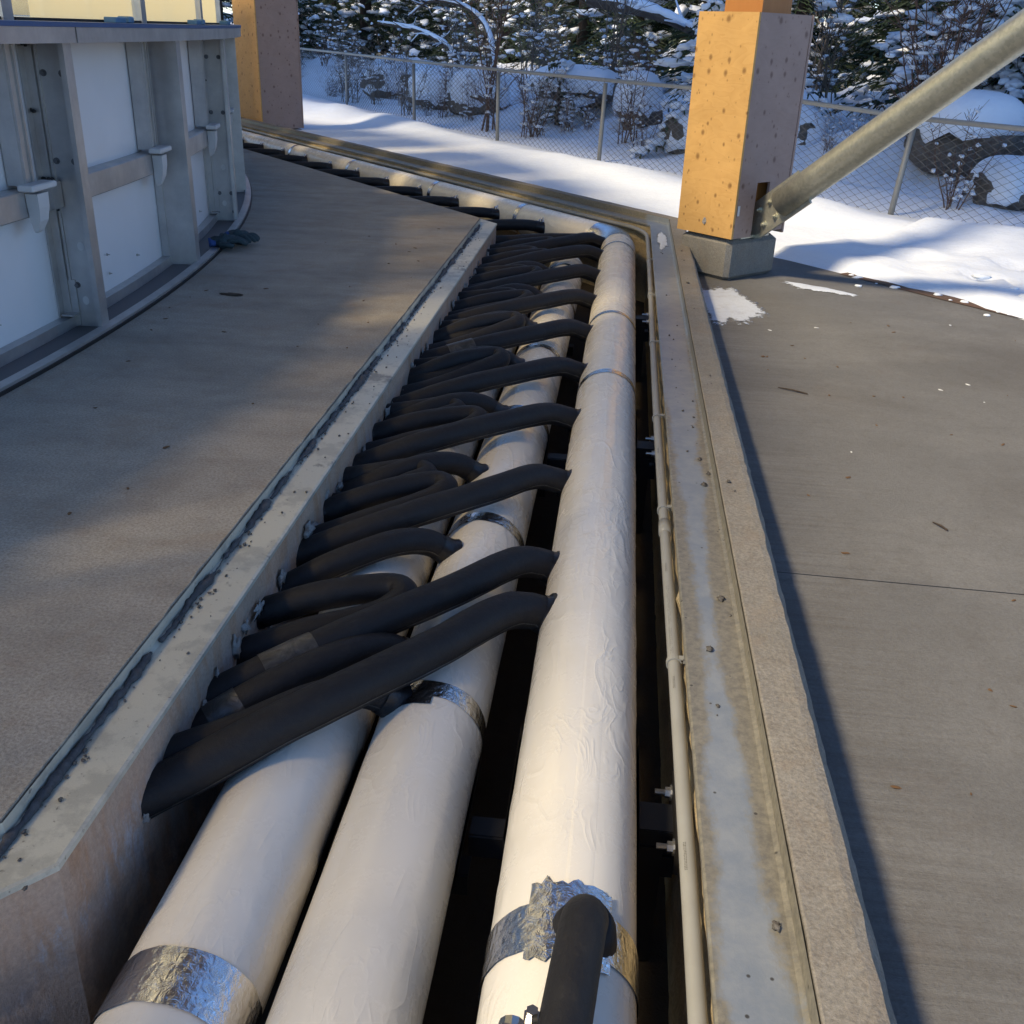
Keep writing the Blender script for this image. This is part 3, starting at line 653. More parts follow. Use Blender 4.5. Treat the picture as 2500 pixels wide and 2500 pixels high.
for i, ((y1, y2), yb) in enumerate(zip(UW, UB)):
    xb = -0.445 + 0.02 * nz(Vector((i, 2, 0)), 1.7); up = 0.02 if i in (3, 4) else 0.0
    c1 = yb - 0.045; c2 = yb + 0.03
    pts = [A(-0.83, y2 - 0.03, -0.165), A(-0.775, y2, -0.160), Vector((-0.64, y2 + (c2 - y2) * 0.5, -0.122 + up)), Vector((xb - 0.045, c2, -0.112 + up)), Vector((xb, yb + 0.005, -0.112 + up)),
           Vector((xb - 0.012, yb - 0.035, -0.122 + up)), Vector((xb - 0.06, c1 - 0.03, -0.135 + up)), Vector((-0.64, y1 + (c1 - y1) * 0.45, -0.150)), A(-0.775, y1, -0.175), A(-0.83, y1 - 0.03, -0.18)]
    make_hose(pts, HR * 0.93, 60 + i * 2 + 1, '%s black hose doubled back in a U bend at the slab wall' % ORD[i], 'U bend hoses', 54, endtape=False)
for i, yw in enumerate(RW[2:9]):
    y1, y2 = yw + 0.32, yw + 0.47; xb = -0.52 + 0.02 * nz(Vector((i, 5, 0)), 1.3); yb = y2 + 0.05
    pts = [A(-0.83, y2 - 0.02, -0.150), A(-0.775, y2, -0.148), Vector((-0.66, y2 + 0.03, -0.128)), Vector((xb - 0.04, yb + 0.01, -0.122)), Vector((xb, yb - 0.035, -0.124)), Vector((xb - 0.05, yb - 0.085, -0.132)), Vector((-0.67, y1 + 0.03, -0.150)), A(-0.775, y1, -0.168), A(-0.83, y1 - 0.02, -0.17)]
    make_hose(pts, HR * 0.86, 201 + i * 2, '%s short tight hairpin hose tucked beside the slab wall' % ORD[i], 'short hairpin hoses', 44, endtape=False)
cAB = cornerAB(DW)
for i in range(13):
    s_ = 0.05 + 0.6 * i; d0 = cornerAB(DW) + BX * s_; a1 = cornerAB(DR) + BX * (s_ + 0.06)
    def L(t, z): return d0.lerp(a1, t) + Vector((0, 0, z))
    pts = [L(-0.08, -0.17), L(0.0, -0.165), L(0.25, -0.158), L(0.5, -0.150), L(0.70, -0.152), L(0.80, -0.160), L(0.88, -0.172)]
    o = make_hose(pts, HR * 1.0, 100 + i * 2 + 1, '%s short black hose hump showing above the slab edge in the far trench' % ORD[i], 'hose humps along the far trench', 26)
    p = L(0.84, -0.115); m = MB()
    for q in range(5):
        m.blob(p + Vector((0.012 * math.cos(q * 1.3) + 0.012, 0.02 * math.sin(q * 2.1), 0.004 * q - 0.012)), (0.011, 0.011, 0.012), i * 5 + q, 5, 3, 0.5)
    m.build('foil_collar', 'foil', o)
# mortar collars where hoses leave the wall
m = MB(); random.seed(3)
for y in RW + MW + [q for u in UW for q in u]:
    for k in range(3):
        yy = y + random.uniform(-0.06, 0.06); x = dA(DW, yy)
        m.blob((x + random.uniform(-0.002, 0.012), yy, -0.165 + random.uniform(-0.06, 0.055)), (random.uniform(.003, .009), random.uniform(.010, .030), random.uniform(.008, .026)), random.random() * 50, 10, 7, 1.3, 7)
m.build('mortar_lumps', 'foamwhite', smooth=True, kind='stuff', label='white mortar lumps squeezed out round the hose holes', cat='mortar')
# crumbs of mortar in the ledge corner and on ledges
m = MB(); random.seed(11)
for (q0, q1) in ((0.98, 1.62), (1.66, 2.35), (2.37, 3.5), (3.52, 5.1), (5.12, 6.7)):
    pts = []; rad = []; y = q0
    while y < q1:
        pts.append(Vector((dA(DS, y) + 0.013 + 0.006 * nz(Vector((0, y, 0)), 9) + 0.003 * nz(Vector((0, y, 0)), 40), y, -0.032 + 0.003 * nz(Vector((0, y, 0)), 25, 3)))); rad.append(max(0.0012, 0.0065 + 0.009 * nz(Vector((0, y, 0)), 12, 5) + 0.004 * nz(Vector((0, y, 0)), 60, 8))); y += 0.006
    m.tube(pts, rad, 9, True, disp=lambda p, t: 0.45 * mn.noise(p * 70 + Vector((math.cos(t), math.sin(t), 0))))
m.build('sealant_bead', 'sealant', ledge, smooth=True)
m = MB()
for k in range(120):
    y = 1.0 + 5.6 * random.random() ** 1.2; x = dA(DS, y) + 0.018 + abs(random.gauss(0, 0.012))
    s_ = random.uniform(0.0015, 0.0045) * (1.6 if random.random() < 0.06 else 1)
    m.blob((x, y, -0.034 + s_ * 0.4), (s_ * random.uniform(.7, 1.3), s_ * random.uniform(.8, 1.9), s_ * 0.7), k * 0.37, 6, 4, 0.8, 4)
for k in range(60):
    y = 1.0 + 5.5 * random.random(); s_ = random.uniform(0.0015, 0.004)
    m.blob((dA(DS, y) + random.uniform(0.02, 0.10), y, -0.035 + s_ * 0.3), (s_, s_ * 1.6, s_ * 0.6), k, 5, 3, 0.6)
m.build('mortar_crumbs', 'mortar', smooth=True, kind='stuff', label='grey mortar crumbs lying along the slab side steel ledge', cat='rubble')
m = MB()
for k in range(36):
    y = 0.95 + 5.5 * random.random(); s_ = random.uniform(0.0012, 0.004) if k > 9 else random.uniform(0.004, 0.008)
    x = random.choice([0.318, 0.30, 0.26, 0.37]) + random.uniform(-0.015, 0.008); zb = -0.038 if x < 0.33 else 0.002
    m.blob((x, y, zb + s_ * 0.35), (s_, s_ * 1.4, s_ * 0.7), k * 1.3, 9, 6, 1.0, 5)
m.build('grit', 'mortar', smooth=True, kind='stuff', label='loose grit and chips on the right steel ledge and curb', cat='rubble')
# riser hose on near end of the right pipe
root = MB().tube(bez([(0.030, 1.075, -0.085), (0.030, 1.070, -0.042), (0.027, 1.035, -0.004), (0.020, 0.96, 0.012), (0.010, 0.85, 0.020), (-0.002, 0.70, 0.026)], 30), 0.034, 20, True, disp=hose_disp(77, 0.03)).build('riser_hose', 'foam', smooth=True, origin=(0.030, 1.07, -0.06), label='thick black riser hose leaving the top of the right pipe over foil', cat='hose')
MB().tube([(0.030, 1.075, -0.085), (0.030, 1.072, -0.057), (0.030, 1.07, -0.038)], [0.050, 0.047, 0.038], 24, True, disp=hose_disp(78, 0.06)).build('base_collar', 'foam', root, smooth=True)
# valve beside the riser
vx, vy, vz = -0.055, 0.835, 0.004
root = thing('lever_valve', (vx, vy, vz - 0.03), 'small steel valve with a blue lever beside the thick black riser', 'valve')
m = MB(); m.tube([(vx, vy - 0.09, vz), (vx, vy + 0.02, vz)], 0.017, 12); m.tube([(vx, vy - 0.015, vz), (vx, vy + 0.005, vz)], 0.023, 6); m.tube([(vx + 0.0, vy, vz - 0.07), (vx, vy, vz)], 0.013, 10); m.build('valve_body', 'steel', root)
m = MB(); m.tube([(vx + 0.024, vy + 0.02, vz + 0.002), (vx + 0.024, vy + 0.02, vz + 0.03)], 0.008, 6); m.tube([(vx + 0.024, vy + 0.02, vz + 0.012), (vx + 0.024, vy + 0.02, vz + 0.02)], 0.0115, 6); m.tube([(vx, vy - 0.005, vz + 0.012), (vx + 0.034, vy + 0.022, vz + 0.012)], 0.009, 6); m.build('stem_nut', 'steel', root)
m = MB(); m.box((vx - 0.035, vy - 0.03, vz + 0.018), (0.05, 0.028, 0.006), (Vector((0.8, 0.6, 0)), Vector((-0.6, 0.8, 0)), Vector((0, 0, 1))), 0.002); m.build('lever', 'bluelabel', root)

# ------------------------------------------------------------------ conduit
cd, cz, cr = 0.186, -0.082, 0.0138
ca, abq = cornerCA(cd), cornerAB(cd)
cp = lin(ca + Vector((0, -0.4, 0)), abq - Vector((0, 0.28, 0)), 0.2) + arc3(abq - Vector((0, 0.26, 0)), abq, abq + BX * 0.26, 8) + lin(abq + BX * 0.3, abq + BX * 13, 0.4)
cp = [p + Vector((0.004 * math.sin(p.y * 1.3), 0, cz + 0.003 * math.sin(p.y * 2.1))) for p in cp]
root = thing('conduit', cp[2], 'thin grey plastic conduit clipped along the right trench wall', 'conduit')
MB().tube(cp, cr, 16).build('conduit_tube', 'conduit', root, smooth=True)
for y in (2.45, 5.2):
    p = Vector((cd + 0.004 * math.sin(y * 1.3), y, cz + 0.003 * math.sin(y * 2.1)))
    MB().tube([p, p + Vector((0.0006, 0.07, 0))], cr * 1.22, 16).build('coupling', 'conduit', root, smooth=True)
for y in (1.83, 2.6, 3.35, 4.3, 5.2, 6.1):
    x0 = cd + 0.004 * math.sin(y * 1.3); z0 = cz + 0.003 * math.sin(y * 2.1); rings = []
    for k in range(11):
        t = math.radians(20) + math.radians(230) * k / 10
        rings.append([Vector((x0 + (cr + q) * math.cos(t), y + e, z0 + (cr + q) * math.sin(t))) for e, q in ((-0.007, 0.0005), (0.007, 0.0005), (0.007, 0.0035), (-0.007, 0.0035))])
    m = MB().loft(rings, True); m.box((x0 + 0.022, y, z0 + 0.0145), (0.026, 0.014, 0.003)); m.box((0.2085, y, z0 + 0.016), (0.004, 0.014, 0.022))
    m.build('conduit_clip', 'conduit', root)
# printing: small unreadable rows of characters and bar groups
m = MB(); random.seed(5)
for (ya, yb, kind) in ((1.22, 1.28, 1), (1.72, 1.76, 1), (1.85, 2.15, 0), (2.22, 2.26, 1), (2.7, 2.95, 0), (3.0, 3.04, 1)):
    y = ya
    while y < yb:
        st = 0.004 if kind == 0 else 0.0035
        x0 = cd + 0.004 * math.sin(y * 1.3); z0 = cz + 0.003 * math.sin(y * 2.1)
        for row in ((1.75, 1.95, 2.12) if kind == 0 else (1.8, 2.0)):
            if kind == 0 and random.random() < 0.35: continue
            t0, t1 = row, row + (0.10 if kind == 0 else 0.15) * random.uniform(0.5, 1)
            q = cr + 0.0004; w_ = 0.0016 if kind == 0 else 0.0018
            m.quad(*[(x0 + q * math.cos(t), yy, z0 + q * math.sin(t)) for t, yy in ((t0, y), (t0, y + w_), (t1, y + w_), (t1, y))])
        y += st
m.build('printing', 'print', root)

# ------------------------------------------------------------------ columns and brace
UL = Vector((-0.72, 0.69, 0)).normalized(); UR = Vector((0.69, 0.72, 0)).normalized(); ZV = Vector((0, 0, 1))
def panel(mb, F, u, w_, z0, z1, nrm, th=0.016, off=0.0):
    c = F + u * (w_ / 2) - nrm * (th / 2 - off) + ZV * ((z0 + z1) / 2); mb.box(c, (w_, th, z1 - z0), (u, nrm, ZV))
def column(F, wl, wr_, z0, z1, label, notch, foot):
    F = Vector((F[0], F[1], 0)); cen = F + UL * (wl / 2) + UR * (wr_ / 2)
    root = thing('timber_column', (cen.x, cen.y, -0.15), label, 'column', 'roof columns')
    nL, nR = -UR, -UL     # outward normals of the UL-running and UR-running faces
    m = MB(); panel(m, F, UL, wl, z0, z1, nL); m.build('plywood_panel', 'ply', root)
    m = MB(); FB = F + UR * wr_; panel(m, FB - UR * 0.0, UL, wl, z0, z1, UR); m.build('plywood_panel', 'plyshade', root)
    m = MB(); panel(m, F + UL * wl + UR * 0.017, UR, wr_ - 0.034, z0, z1, UL); m.build('plywood_panel', 'plyshade', root)
    Fr = F + UR * 0.018; W = wr_ - 0.036
    if notch:
        a, b_, zt = 0.36 * W, 0.62 * W, z0 + 0.30
        m = MB()
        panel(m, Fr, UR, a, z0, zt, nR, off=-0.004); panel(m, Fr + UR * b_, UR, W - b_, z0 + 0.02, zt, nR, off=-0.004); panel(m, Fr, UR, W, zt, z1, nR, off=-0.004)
        m.build('plywood_panel', 'plyshade', root)['label'] = 'shade tinted weathered plywood panel with a notch for the brace'
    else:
        m = MB(); panel(m, Fr, UR, W, z0, z1, nR, off=-0.004); m.build('plywood_panel', 'plyshade', root)
    m = MB(); m.box(F + UR * 0.009 - nR * 0.012 * 0 + UL * 0.006 + ZV * ((z0 + z1) / 2), (0.016, 0.010, z1 - z0 - 0.004), (UR, UL, ZV)); m.build('edge_strip', 'plyedge', root)
    m = MB(); m.box(cen + ZV * ((z0 + 0.05 + 7.6) / 2), (wl * 0.62, wr_ * 0.52, 7.6 - z0 - 0.05), (UL, UR, ZV)); m.build('glulam_post', 'glulam', root)
    if foot:
        s_ = 0.03; c = F + UL * (wl / 2) + UR * (wr_ / 2); zf = z0 - 0.012
        m = MB(); m.box(Vector((c.x, c.y, (-0.152 + zf) / 2)) - UL * 0.0, (wl - 2 * s_ + 0.03, wr_ - 2 * s_ + 0.03, zf + 0.152), (UL, UR, ZV), 0.025); m.build('footing', 'footing', root)
        m = MB(); m.box(F + UR * (wr_ * 0.5) + UL * (0.09) + ZV * (zf + 0.008), (0.26, 0.14, 0.014), (UR, UL, ZV)); m.build('base_plate', 'galv', root)
    return root, cen
F2 = (0.637, 5.953)
col2, cen2 = column(F2, 0.41, 0.49, 0.095, 1.26, 'plywood boxed timber column on a concrete footing, with the steel brace', True, True)
m = MB(); m.blob(Vector((0.637, 5.953, 0)) + UL * 0.205 - UR * 0.004 + ZV * 0.17, (0.012, 0.006, 0.02), 3, 8, 5, 0.4); m.build('foam_dab', 'foamwhite', col2)
m = MB(); m.box(Vector((0.637, 5.953, 0)) + UR * 0.035 - UL * 0.0005 + ZV * 0.25, (0.018, 0.002, 0.055), (UR, UL, ZV)); m.build('paper_label', 'labelwhite', col2)
col1, cen1 = column((-4.66, 13.34), 0.60, 0.60, -0.12, 2.6, 'plywood boxed timber column standing farther off behind the rink boards', False, True)
# brace
F2v = Vector((0.637, 5.953, 0)); bA = F2v + UR * 0.245 + UL * 0.035 + ZV * 0.165; bB = Vector((1.675, 5.049, 1.203)); bd = (bB - bA).normalized(); bE = bA + bd * 6.0
root = thing('brace_pipe', bA, 'fat galvanised steel brace pipe slanting up from the column foot', 'brace')
MB().tube(lin(bA + bd * 0.235, bE, 0.3), 0.080, 40).build('brace_tube', 'galv', root, smooth=True)
side = bd.cross(ZV).normalized(); pn = side.cross(bd).normalized()   # plate stands in the vertical plane of the brace
m = MB(); tips = []
for e in (-0.008, 0.008):
    tips.append([bA + bd * a + pn * b_ + side * e for a, b_ in ((-0.06, -0.075), (0.0, -0.098), (0.42, -0.098), (0.42, 0.098), (0.02, 0.098), (-0.05, 0.07))])
m.loft(tips, True); gp = m.build('gusset_plate', 'galv', root)
vis = side if side.dot(Vector((0, -1, 0))) > 0 else -side
for a, b_ in ((0.07, 0.045), (0.07, -0.045), (0.165, 0.045), (0.165, -0.045)):
    p = bA + bd * a + pn * b_
    m = MB(); m.tube([p + vis * 0.008, p + vis * 0.011], 0.019, 14); m.tube([p + vis * 0.011, p + vis * 0.022], 0.0145, 6); m.tube([p + vis * 0.022, p + vis * 0.034], 0.008, 8); m.build('bolt', 'galv', gp)

# unseen roof the columns imply, cut to a partial canopy to shade the snow
m = MB(); ZI, ZO = 9.6, 8.0; NI, NO = -1.6, 6.4
for bb, ni in (((-22, -8, 3.9), -3.0), ((3.9, 20, 42), -1.7)):  # inner edge stepped to shade the snow yet leave the trench sunlit
    m.loft([[bn(b_, ni, ZI), bn(b_, NO, ZO), bn(b_, NO, ZO + 0.25), bn(b_, ni, ZI + 0.25)] for b_ in bb], True)
roof = m.build('roof', 'roofdeck', kind='structure')
for b_ in (-13.2, -4.4, 4.4, 13.2, 22.0):
    m = MB(); m.loft([[bn(b_ + e, NI, ZI - 0.5), bn(b_ + e, NO, ZO - 0.5), bn(b_ + e, NO, ZO - 0.004), bn(b_ + e, NI, ZI - 0.004)] for e in (-0.12, 0.12)], True); m.build('rafter', 'glulam', roof)

# ------------------------------------------------------------------ fence
fp = [(-1.0, 7.43), (1.4, 7.43), (3.35, 7.43), (5.28, 7.43), (7.2, 7.43), (9.11, 7.43), (11.38, 7.59), (13.86, 7.77), (17.16, 8.28), (20.3, 8.7), (23.4, 9.1)]
root = thing('chain_link_fence', bn(9.11, 7.43, -0.2), 'waist high galvanised chain link fence along the snow bank', 'fence')
ztop = 0.69; FP = []
for i, (b_, n) in enumerate(fp):
    p = bn(b_, n); zg = gh(b_, n) - 0.15; lean = Vector((0.05, 0.0, 0)) * nz(Vector((i * 3.3, 0, 0))) + Vector((0.06 if i == 3 else 0, 0, 0)); zt = ztop - 0.028 - (0.075 if i <= 3 else 0)
    FP.append((p, lean, zt))
    MB().tube([p + ZV * zg, p + lean + ZV * (zt)], 0.024, 10).build('post', 'fence', root, smooth=True)
for i in range(len(FP) - 1):
    (p, l1, z1), (q, l2, z2) = FP[i], FP[i + 1]
    MB().tube([p + l1 + ZV * (z1 + 0.03), q + l2 + ZV * (z2 + 0.03)], 0.0205, 10).build('top_rail', 'fence', root, smooth=True)
    Lh = (q - p).length; cell = 0.058; nx = max(2, int(Lh / cell)); u = (q - p).normalized(); nd = u.cross(ZV).normalized()
    zb = min(gh(*fp[i]), gh(*fp[i + 1])) - 0.10; m = MB(); half = cell / 2; rw = 0.0035 if i < 5 else 0.0031
    rows = int((0.70 - zb) / half)
    for k in range(nx + 1):
        for s0 in (0, 1):
            pass
    for k in range(nx):
        a0 = k * cell; pts = []
        for rI in range(rows + 1):
            off = 0 if (rI + k) % 2 == 0 else cell
            t = (a0 + off) / Lh
            if t > 1.0: t = 1.0
            top = (p + l1).lerp(q + l2, t); bot = p.lerp(q, t); zt = z1 + (z2 - z1) * t + 0.035; z = zt - rI * half * 1.0
            f_ = (z - zb) / max(0.01, zt - zb)
            pts.append(bot.lerp(top, max(0, min(1, f_))) + ZV * z + nd * (0.024 + 0.002 * (1 if rI % 2 else -1)))
        m.tube(pts, rw, 3, False)
    m.build('wire_mesh', 'wire', root)

# ------------------------------------------------------------------ rink boards
BC = Vector((-13.945, 3.2, 0)); BR = 12.0
def cyl(r, th, z): return BC + Vector((r * math.cos(th), r * math.sin(th), z))
def frame(th): return Vector((math.cos(th), math.sin(th), 0)), Vector((-math.sin(th), math.cos(th), 0))
root = thing('rink_boards', cyl(BR, 0.05, 0), 'curved white rink boards with aluminium posts and glass above', 'rink boards')
T0, T1 = -0.42, 1.12
def arcstrip(prof, th0, th1, name, mat, k=None, parent=root, smooth=False, closed=True):
    k = k or max(2, int((th1 - th0) / 0.015)); rings = [[cyl(r, th0 + (th1 - th0) * i / k, z) for r, z in prof] for i in range(k + 1)]
    return MB().loft(rings, closed, closed=closed).build(name, mat, parent, smooth=smooth)
def rect(r0, r1, z0, z1): return [(r0, z0), (r1, z0), (r1, z1), (r0, z1)]
PT = [0.042 + 0.104 * k for k in range(-4, 11)]
for i in range(len(PT) - 1): arcstrip(rect(11.785, 11.80, 0.010, 1.03), PT[i] + 0.0006, PT[i + 1] - 0.0006, 'board_panel', 'hdpe')
arcstrip(rect(11.76, 12.01, 1.032, 1.082), T0, 0.0419, 'cap_rail', 'alu'); arcstrip(rect(11.76, 12.01, 1.032, 1.082), 0.0428, T1, 'cap_rail', 'alu')
arcstrip(rect(11.78, 12.014, 1.0825, 1.098), T0, T1, 'cap_strip', 'bluecap')
arcstrip(rect(11.74, 11.998, 0.0, 0.006), T0, T1, 'base_plate', 'dalu')  # dark grey metal, with the shade of the gap put into its colour
arcstrip(rect(11.958, 12.0, 0.0062, 0.022), T0, T1, 'base_lip', 'alu')
arcstrip(rect(11.802, 11.845, 0.0062, 0.048), T0, T1, 'base_rail', 'alu')
arcstrip(rect(12.0005, 12.007, 0.0, 0.012), T0, T1, 'base_gasket', 'blacksteel')
for i in range(len(PT) - 1):
    arcstrip([(11.801, 0.465), (11.860, 0.465), (11.866, 0.47), (11.866, 0.555), (11.860, 0.56), (11.801, 0.56)], PT[i] + 0.0045, PT[i + 1] - 0.0045, 'mid_rail', 'alu')
def tbox(mb, th, r, toff, z, sr, st, sz, bev=0.0):
    R_, T_ = frame(th); mb.box(BC + R_ * r + T_ * toff + ZV * z, (sr, st, sz), (R_, T_, ZV), bev)
def tbolt(th, r, toff, z, rad=0.012):
    R_, T_ = frame(th); p = BC + R_ * r + T_ * toff + ZV * z
    m = MB(); m.tube([p, p + R_ * 0.003], rad * 1.35, 12); m.tube([p + R_ * 0.003, p + R_ * 0.012], rad, 6); m.build('bolt', 'zincbolt', root)
for i, th in enumerate(PT):
    if i < 3 or i > 9: kind = 'c'
    else: kind = 'box' if (i % 2) else 'c'
    m = MB(); H0, H1 = 0.0065, 1.030; zc, hz = (H0 + H1) / 2, H1 - H0; R_, T_ = frame(th)
    if kind == 'c':
        tbox(m, th, 11.885, 0.022, zc, 0.160, 0.006, hz)
        tbox(m, th, 11.968, 0.0, zc, 0.006, 0.062, hz); tbox(m, th, 11.958, -0.028, zc, 0.014, 0.006, hz)
        tbox(m, th, 11.804, 0.0, zc, 0.006, 0.062, hz); tbox(m, th, 11.822, 0.012, zc, 0.030, 0.014, hz); tbox(m, th, 11.846, 0.016, zc, 0.008, 0.006, hz)
        bp = m.build('board_post', 'alu', root)
        if 3 <= i <= 8:
            for tz, rr in ((0.93, 11.862), (0.93, 11.93), (0.63, 11.862), (0.63, 11.93), (0.17, 11.87), (0.17, 11.94), (0.06, 11.95)):
                p = BC + R_ * rr + T_ * 0.019 + ZV * tz
                q = MB(); q.tube([p, p - T_ * 0.003], 0.012, 12); q.tube([p - T_ * 0.003, p - T_ * 0.011], 0.0085, 6); q.build('bolt', 'dalu', bp)
            q = MB()
            for zz_, rr in ((0.32, 11.905), (0.11, 11.895)):
                p = BC + R_ * rr + T_ * 0.0185 + ZV * zz_; q.poly([p + R_ * (0.013 * math.cos(a)) + ZV * (0.017 * math.sin(a)) for a in [w_ * math.pi / 8 for w_ in range(16)]])
            q.build('slot_hole', 'whiteplastic', bp)
            q = MB(); tbox(q, th, 11.84, 0.015, 0.10, 0.05, 0.006, 0.18); tbox(q, th, 11.84, -0.012, 0.06, 0.05, 0.05, 0.006); q.build('foot_angle', 'alu', bp)
            q = MB(); rnd_ = random.Random(i)
            for w_ in range(26):
                zz_ = rnd_.choice([1.022, 0.80, 0.565, 0.50, 0.465]); p = BC + R_ * (11.83 + rnd_.uniform(-.03, .03)) + T_ * (-0.006) + ZV * (zz_ + rnd_.uniform(-.006, .006)); q.blob(p, (0.007, 0.007, 0.006), w_, 6, 4, 0.6)
            q.build('weld_bead', 'weld', bp)
            q = MB(); tbox(q, th, 11.835, -0.02, 0.5125, 0.064, 0.068, 0.094); q.build('rail_stub', 'alu', bp)
    else:
        tbox(m, th, 11.90, 0, zc, 0.135, 0.070, hz); tbox(m, th, 11.82, -0.02, zc, 0.035, 0.05, hz); m.build('board_post', 'alu', root)
    # glass carrier post with its white clip
    tg = th - 0.0175; m = MB(); tbox(m, tg, 11.835, 0, 0.80, 0.062, 0.062, 0.455); tbox(m, tg, 11.870, -0.022, 0.80, 0.008, 0.010, 0.455); tbox(m, tg, 11.870, 0.022, 0.80, 0.008, 0.010, 0.455); m.build('carrier_post', 'alu', root)
    m = MB(); tbox(m, tg, 11.898, -0.005, 0.572, 0.058, 0.17, 0.022, 0.004)
    R_, T_ = frame(tg)
    rings = [[BC + R_ * (11.868 + rr) + T_ * (-0.005 + tt) + ZV * z for rr, tt in ((0, -w_), (d_, -w_), (d_, w_), (0, w_))] for z, w_, d_ in ((0.549, 0.038, 0.045), (0.50, 0.036, 0.044), (0.455, 0.030, 0.036), (0.42, 0.018, 0.02), (0.41, 0.008, 0.008))]
    m.loft(rings, True); m.build('rail_clip', 'whiteplastic', root)
    m = MB(); tbox(m, tg, 11.86, 0, 2.3, 0.06, 0.065, 2.405); m.build('glass_post', 'alu', root)
    for s_, z in ((-1, 0.5), (1, 0.52)): pass
    # screws on the panel
    for to, z in ((0.45, 0.12), (0.75, 0.14), (0.45, 0.20)):
        R_, T_ = frame(th); p = BC + R_ * 11.80 + T_ * to + ZV * z
        m = MB(); m.tube([p, p + R_ * 0.004], 0.006, 6); m.tube([p + R_ * 0.002, p + R_ * 0.014], 0.0025, 5); m.build('screw', 'zincbolt', root)
for i in range(len(PT) - 1):
    a, b_ = PT[i] - 0.0148, PT[i + 1] - 0.0202
    gpane = arcstrip(rect(11.852, 11.864, 1.097, 3.50), a, b_, 'glass_pane', 'glass', k=4)
    g1, g2 = ((0.002, 0.012), (0.004, 0.003), (0.010, 0.002), (0.003, 0.016), (0.013, 0.004), (0.002, 0.002))[i % 6]
    arcstrip(rect(11.865, 11.867, 1.10, 3.48), a + g1, b_ - g2, 'protective_film', 'pfilm' if PT[i] < 0.24 else 'shadefilm', k=4, parent=gpane)
    arcstrip(rect(11.870, 11.890, 1.0985, 1.108), a + 0.001, b_ - 0.001, 'glass_gasket', 'blacksteel', k=4)
    m = MB(); tbox(m, (a + b_) / 2 + 0.012, 11.93, 0, 1.108, 0.05, 0.11, 0.022, 0.003); tbox(m, (a + b_) / 2 + 0.0205, 11.935, 0, 1.110, 0.055, 0.05, 0.026, 0.005); m.build('glass_clip', 'bluepad', root)
# loose film hanging on the panes
for i, th, wd, zb in ((0, 0.085, 0.42, 1.14), (1, 0.185, 0.25, 1.16), (2, -0.03, 0.4, 1.15)):
    m = MB(); rings = []
    R_, T_ = frame(th)
    for a in range(13):
        f_ = a / 12; ring = []
        for c in range(9):
            g = c / 8; zz_ = 2.28 - (2.28 - zb) * g * (1 - 0.55 * abs(f_ - 0.45) * 2 * g); ring.append(BC + R_ * (11.875 + 0.02 * abs(mn.noise(Vector((f_ * 6, g * 3, i))))) + T_ * ((f_ - 0.5) * wd * (1 - 0.3 * g)) + ZV * zz_)
        rings.append(ring)
    m.loft(rings, closed=False); m.build('loose_film', 'film', root, smooth=True)
# gloves
def glove(P, ang, label, tip):
    c, s_ = math.cos(ang), math.sin(ang); X = Vector((c, s_, 0)); Y = Vector((-s_, c, 0)); P = Vector(P)
    m = MB(); m.blob(P + ZV * 0.025, (0.062, 0.052, 0.040), tip, 14, 9, 0.5, 4, (X, Y, ZV))
    for k in range(4):
        o_ = (k - 1.5) * 0.023; L_ = (0.075, 0.085, 0.08, 0.062)[k]
        m.tube(bez([P + X * 0.02 + Y * o_ + ZV * 0.028, P + X * (0.045 + L_ * 0.4) + Y * (o_ * 1.15) + ZV * 0.036, P + X * (0.045 + L_ * 0.8) + Y * (o_ * 1.25) + ZV * 0.024, P + X * (0.045 + L_) + Y * (o_ * 1.25) + ZV * 0.012], 9), [0.0125] * 7 + [0.0118, 0.010, 0.005], 10)
    m.tube(bez([P - X * 0.02 - Y * 0.035 + ZV * 0.02, P + X * 0.015 - Y * 0.065 + ZV * 0.02, P + X * 0.05 - Y * 0.07 + ZV * 0.014], 6), [0.014, 0.014, 0.013, 0.013, 0.011, 0.010, 0.006], 10)
    o = m.build('work_glove', 'glove', smooth=True, origin=P, label=label, cat='glove', group='work gloves by the boards')
    MB().tube([P - X * 0.04 + ZV * 0.024, P - X * 0.075 + ZV * 0.022], [0.036, 0.04], 14, True, flat=[0.6, 0.6]).build('cuff', 'glovecuff', o, smooth=True)
glove((-2.12, 5.32, 0.021), 0.45, 'dark work glove lying palm down, nearer of the pair by the boards', 1)
glove((-2.10, 5.50, 0.018), -0.35, 'dark blue work glove with fingers spread, farther of the pair', 2)

# ------------------------------------------------------------------ litter and snow patches
m = MB(); random.seed(21)
for k in range(90):
    if k < 55: p = Vector((random.uniform(0.55, 2.6), random.uniform(1.2, 5.2), -0.149))
    else: p = Vector((random.uniform(-1.9, -0.95), random.uniform(1.2, 6.5), 0.001))
    s_ = random.uniform(0.003, 0.010); a = random.uniform(0, 3.1)
    m.blob(p + ZV * 0.001, (s_ * 1.4, s_ * 0.6, 0.0018), k, 6, 3, 0.7, 4, (Vector((math.cos(a), math.sin(a), 0)), Vector((-math.sin(a), math.cos(a), 0)), ZV))
m.build('litter', 'leaf', kind='stuff', label='scattered dead leaf bits and grit on the concrete', cat='litter')
m = MB()
for k in range(18):
    p = Vector((random.uniform(0.7, 2.6), random.uniform(1.8, 5.6), -0.149)); s_ = random.uniform(0.003, 0.011); a = random.uniform(0, 3.1)
    m.blob(p, (s_ * 1.5, s_ * 0.7, 0.002), k, 6, 3, 0.8, 4, (Vector((math.cos(a), math.sin(a), 0)), Vector((-math.sin(a), math.cos(a), 0)), ZV))
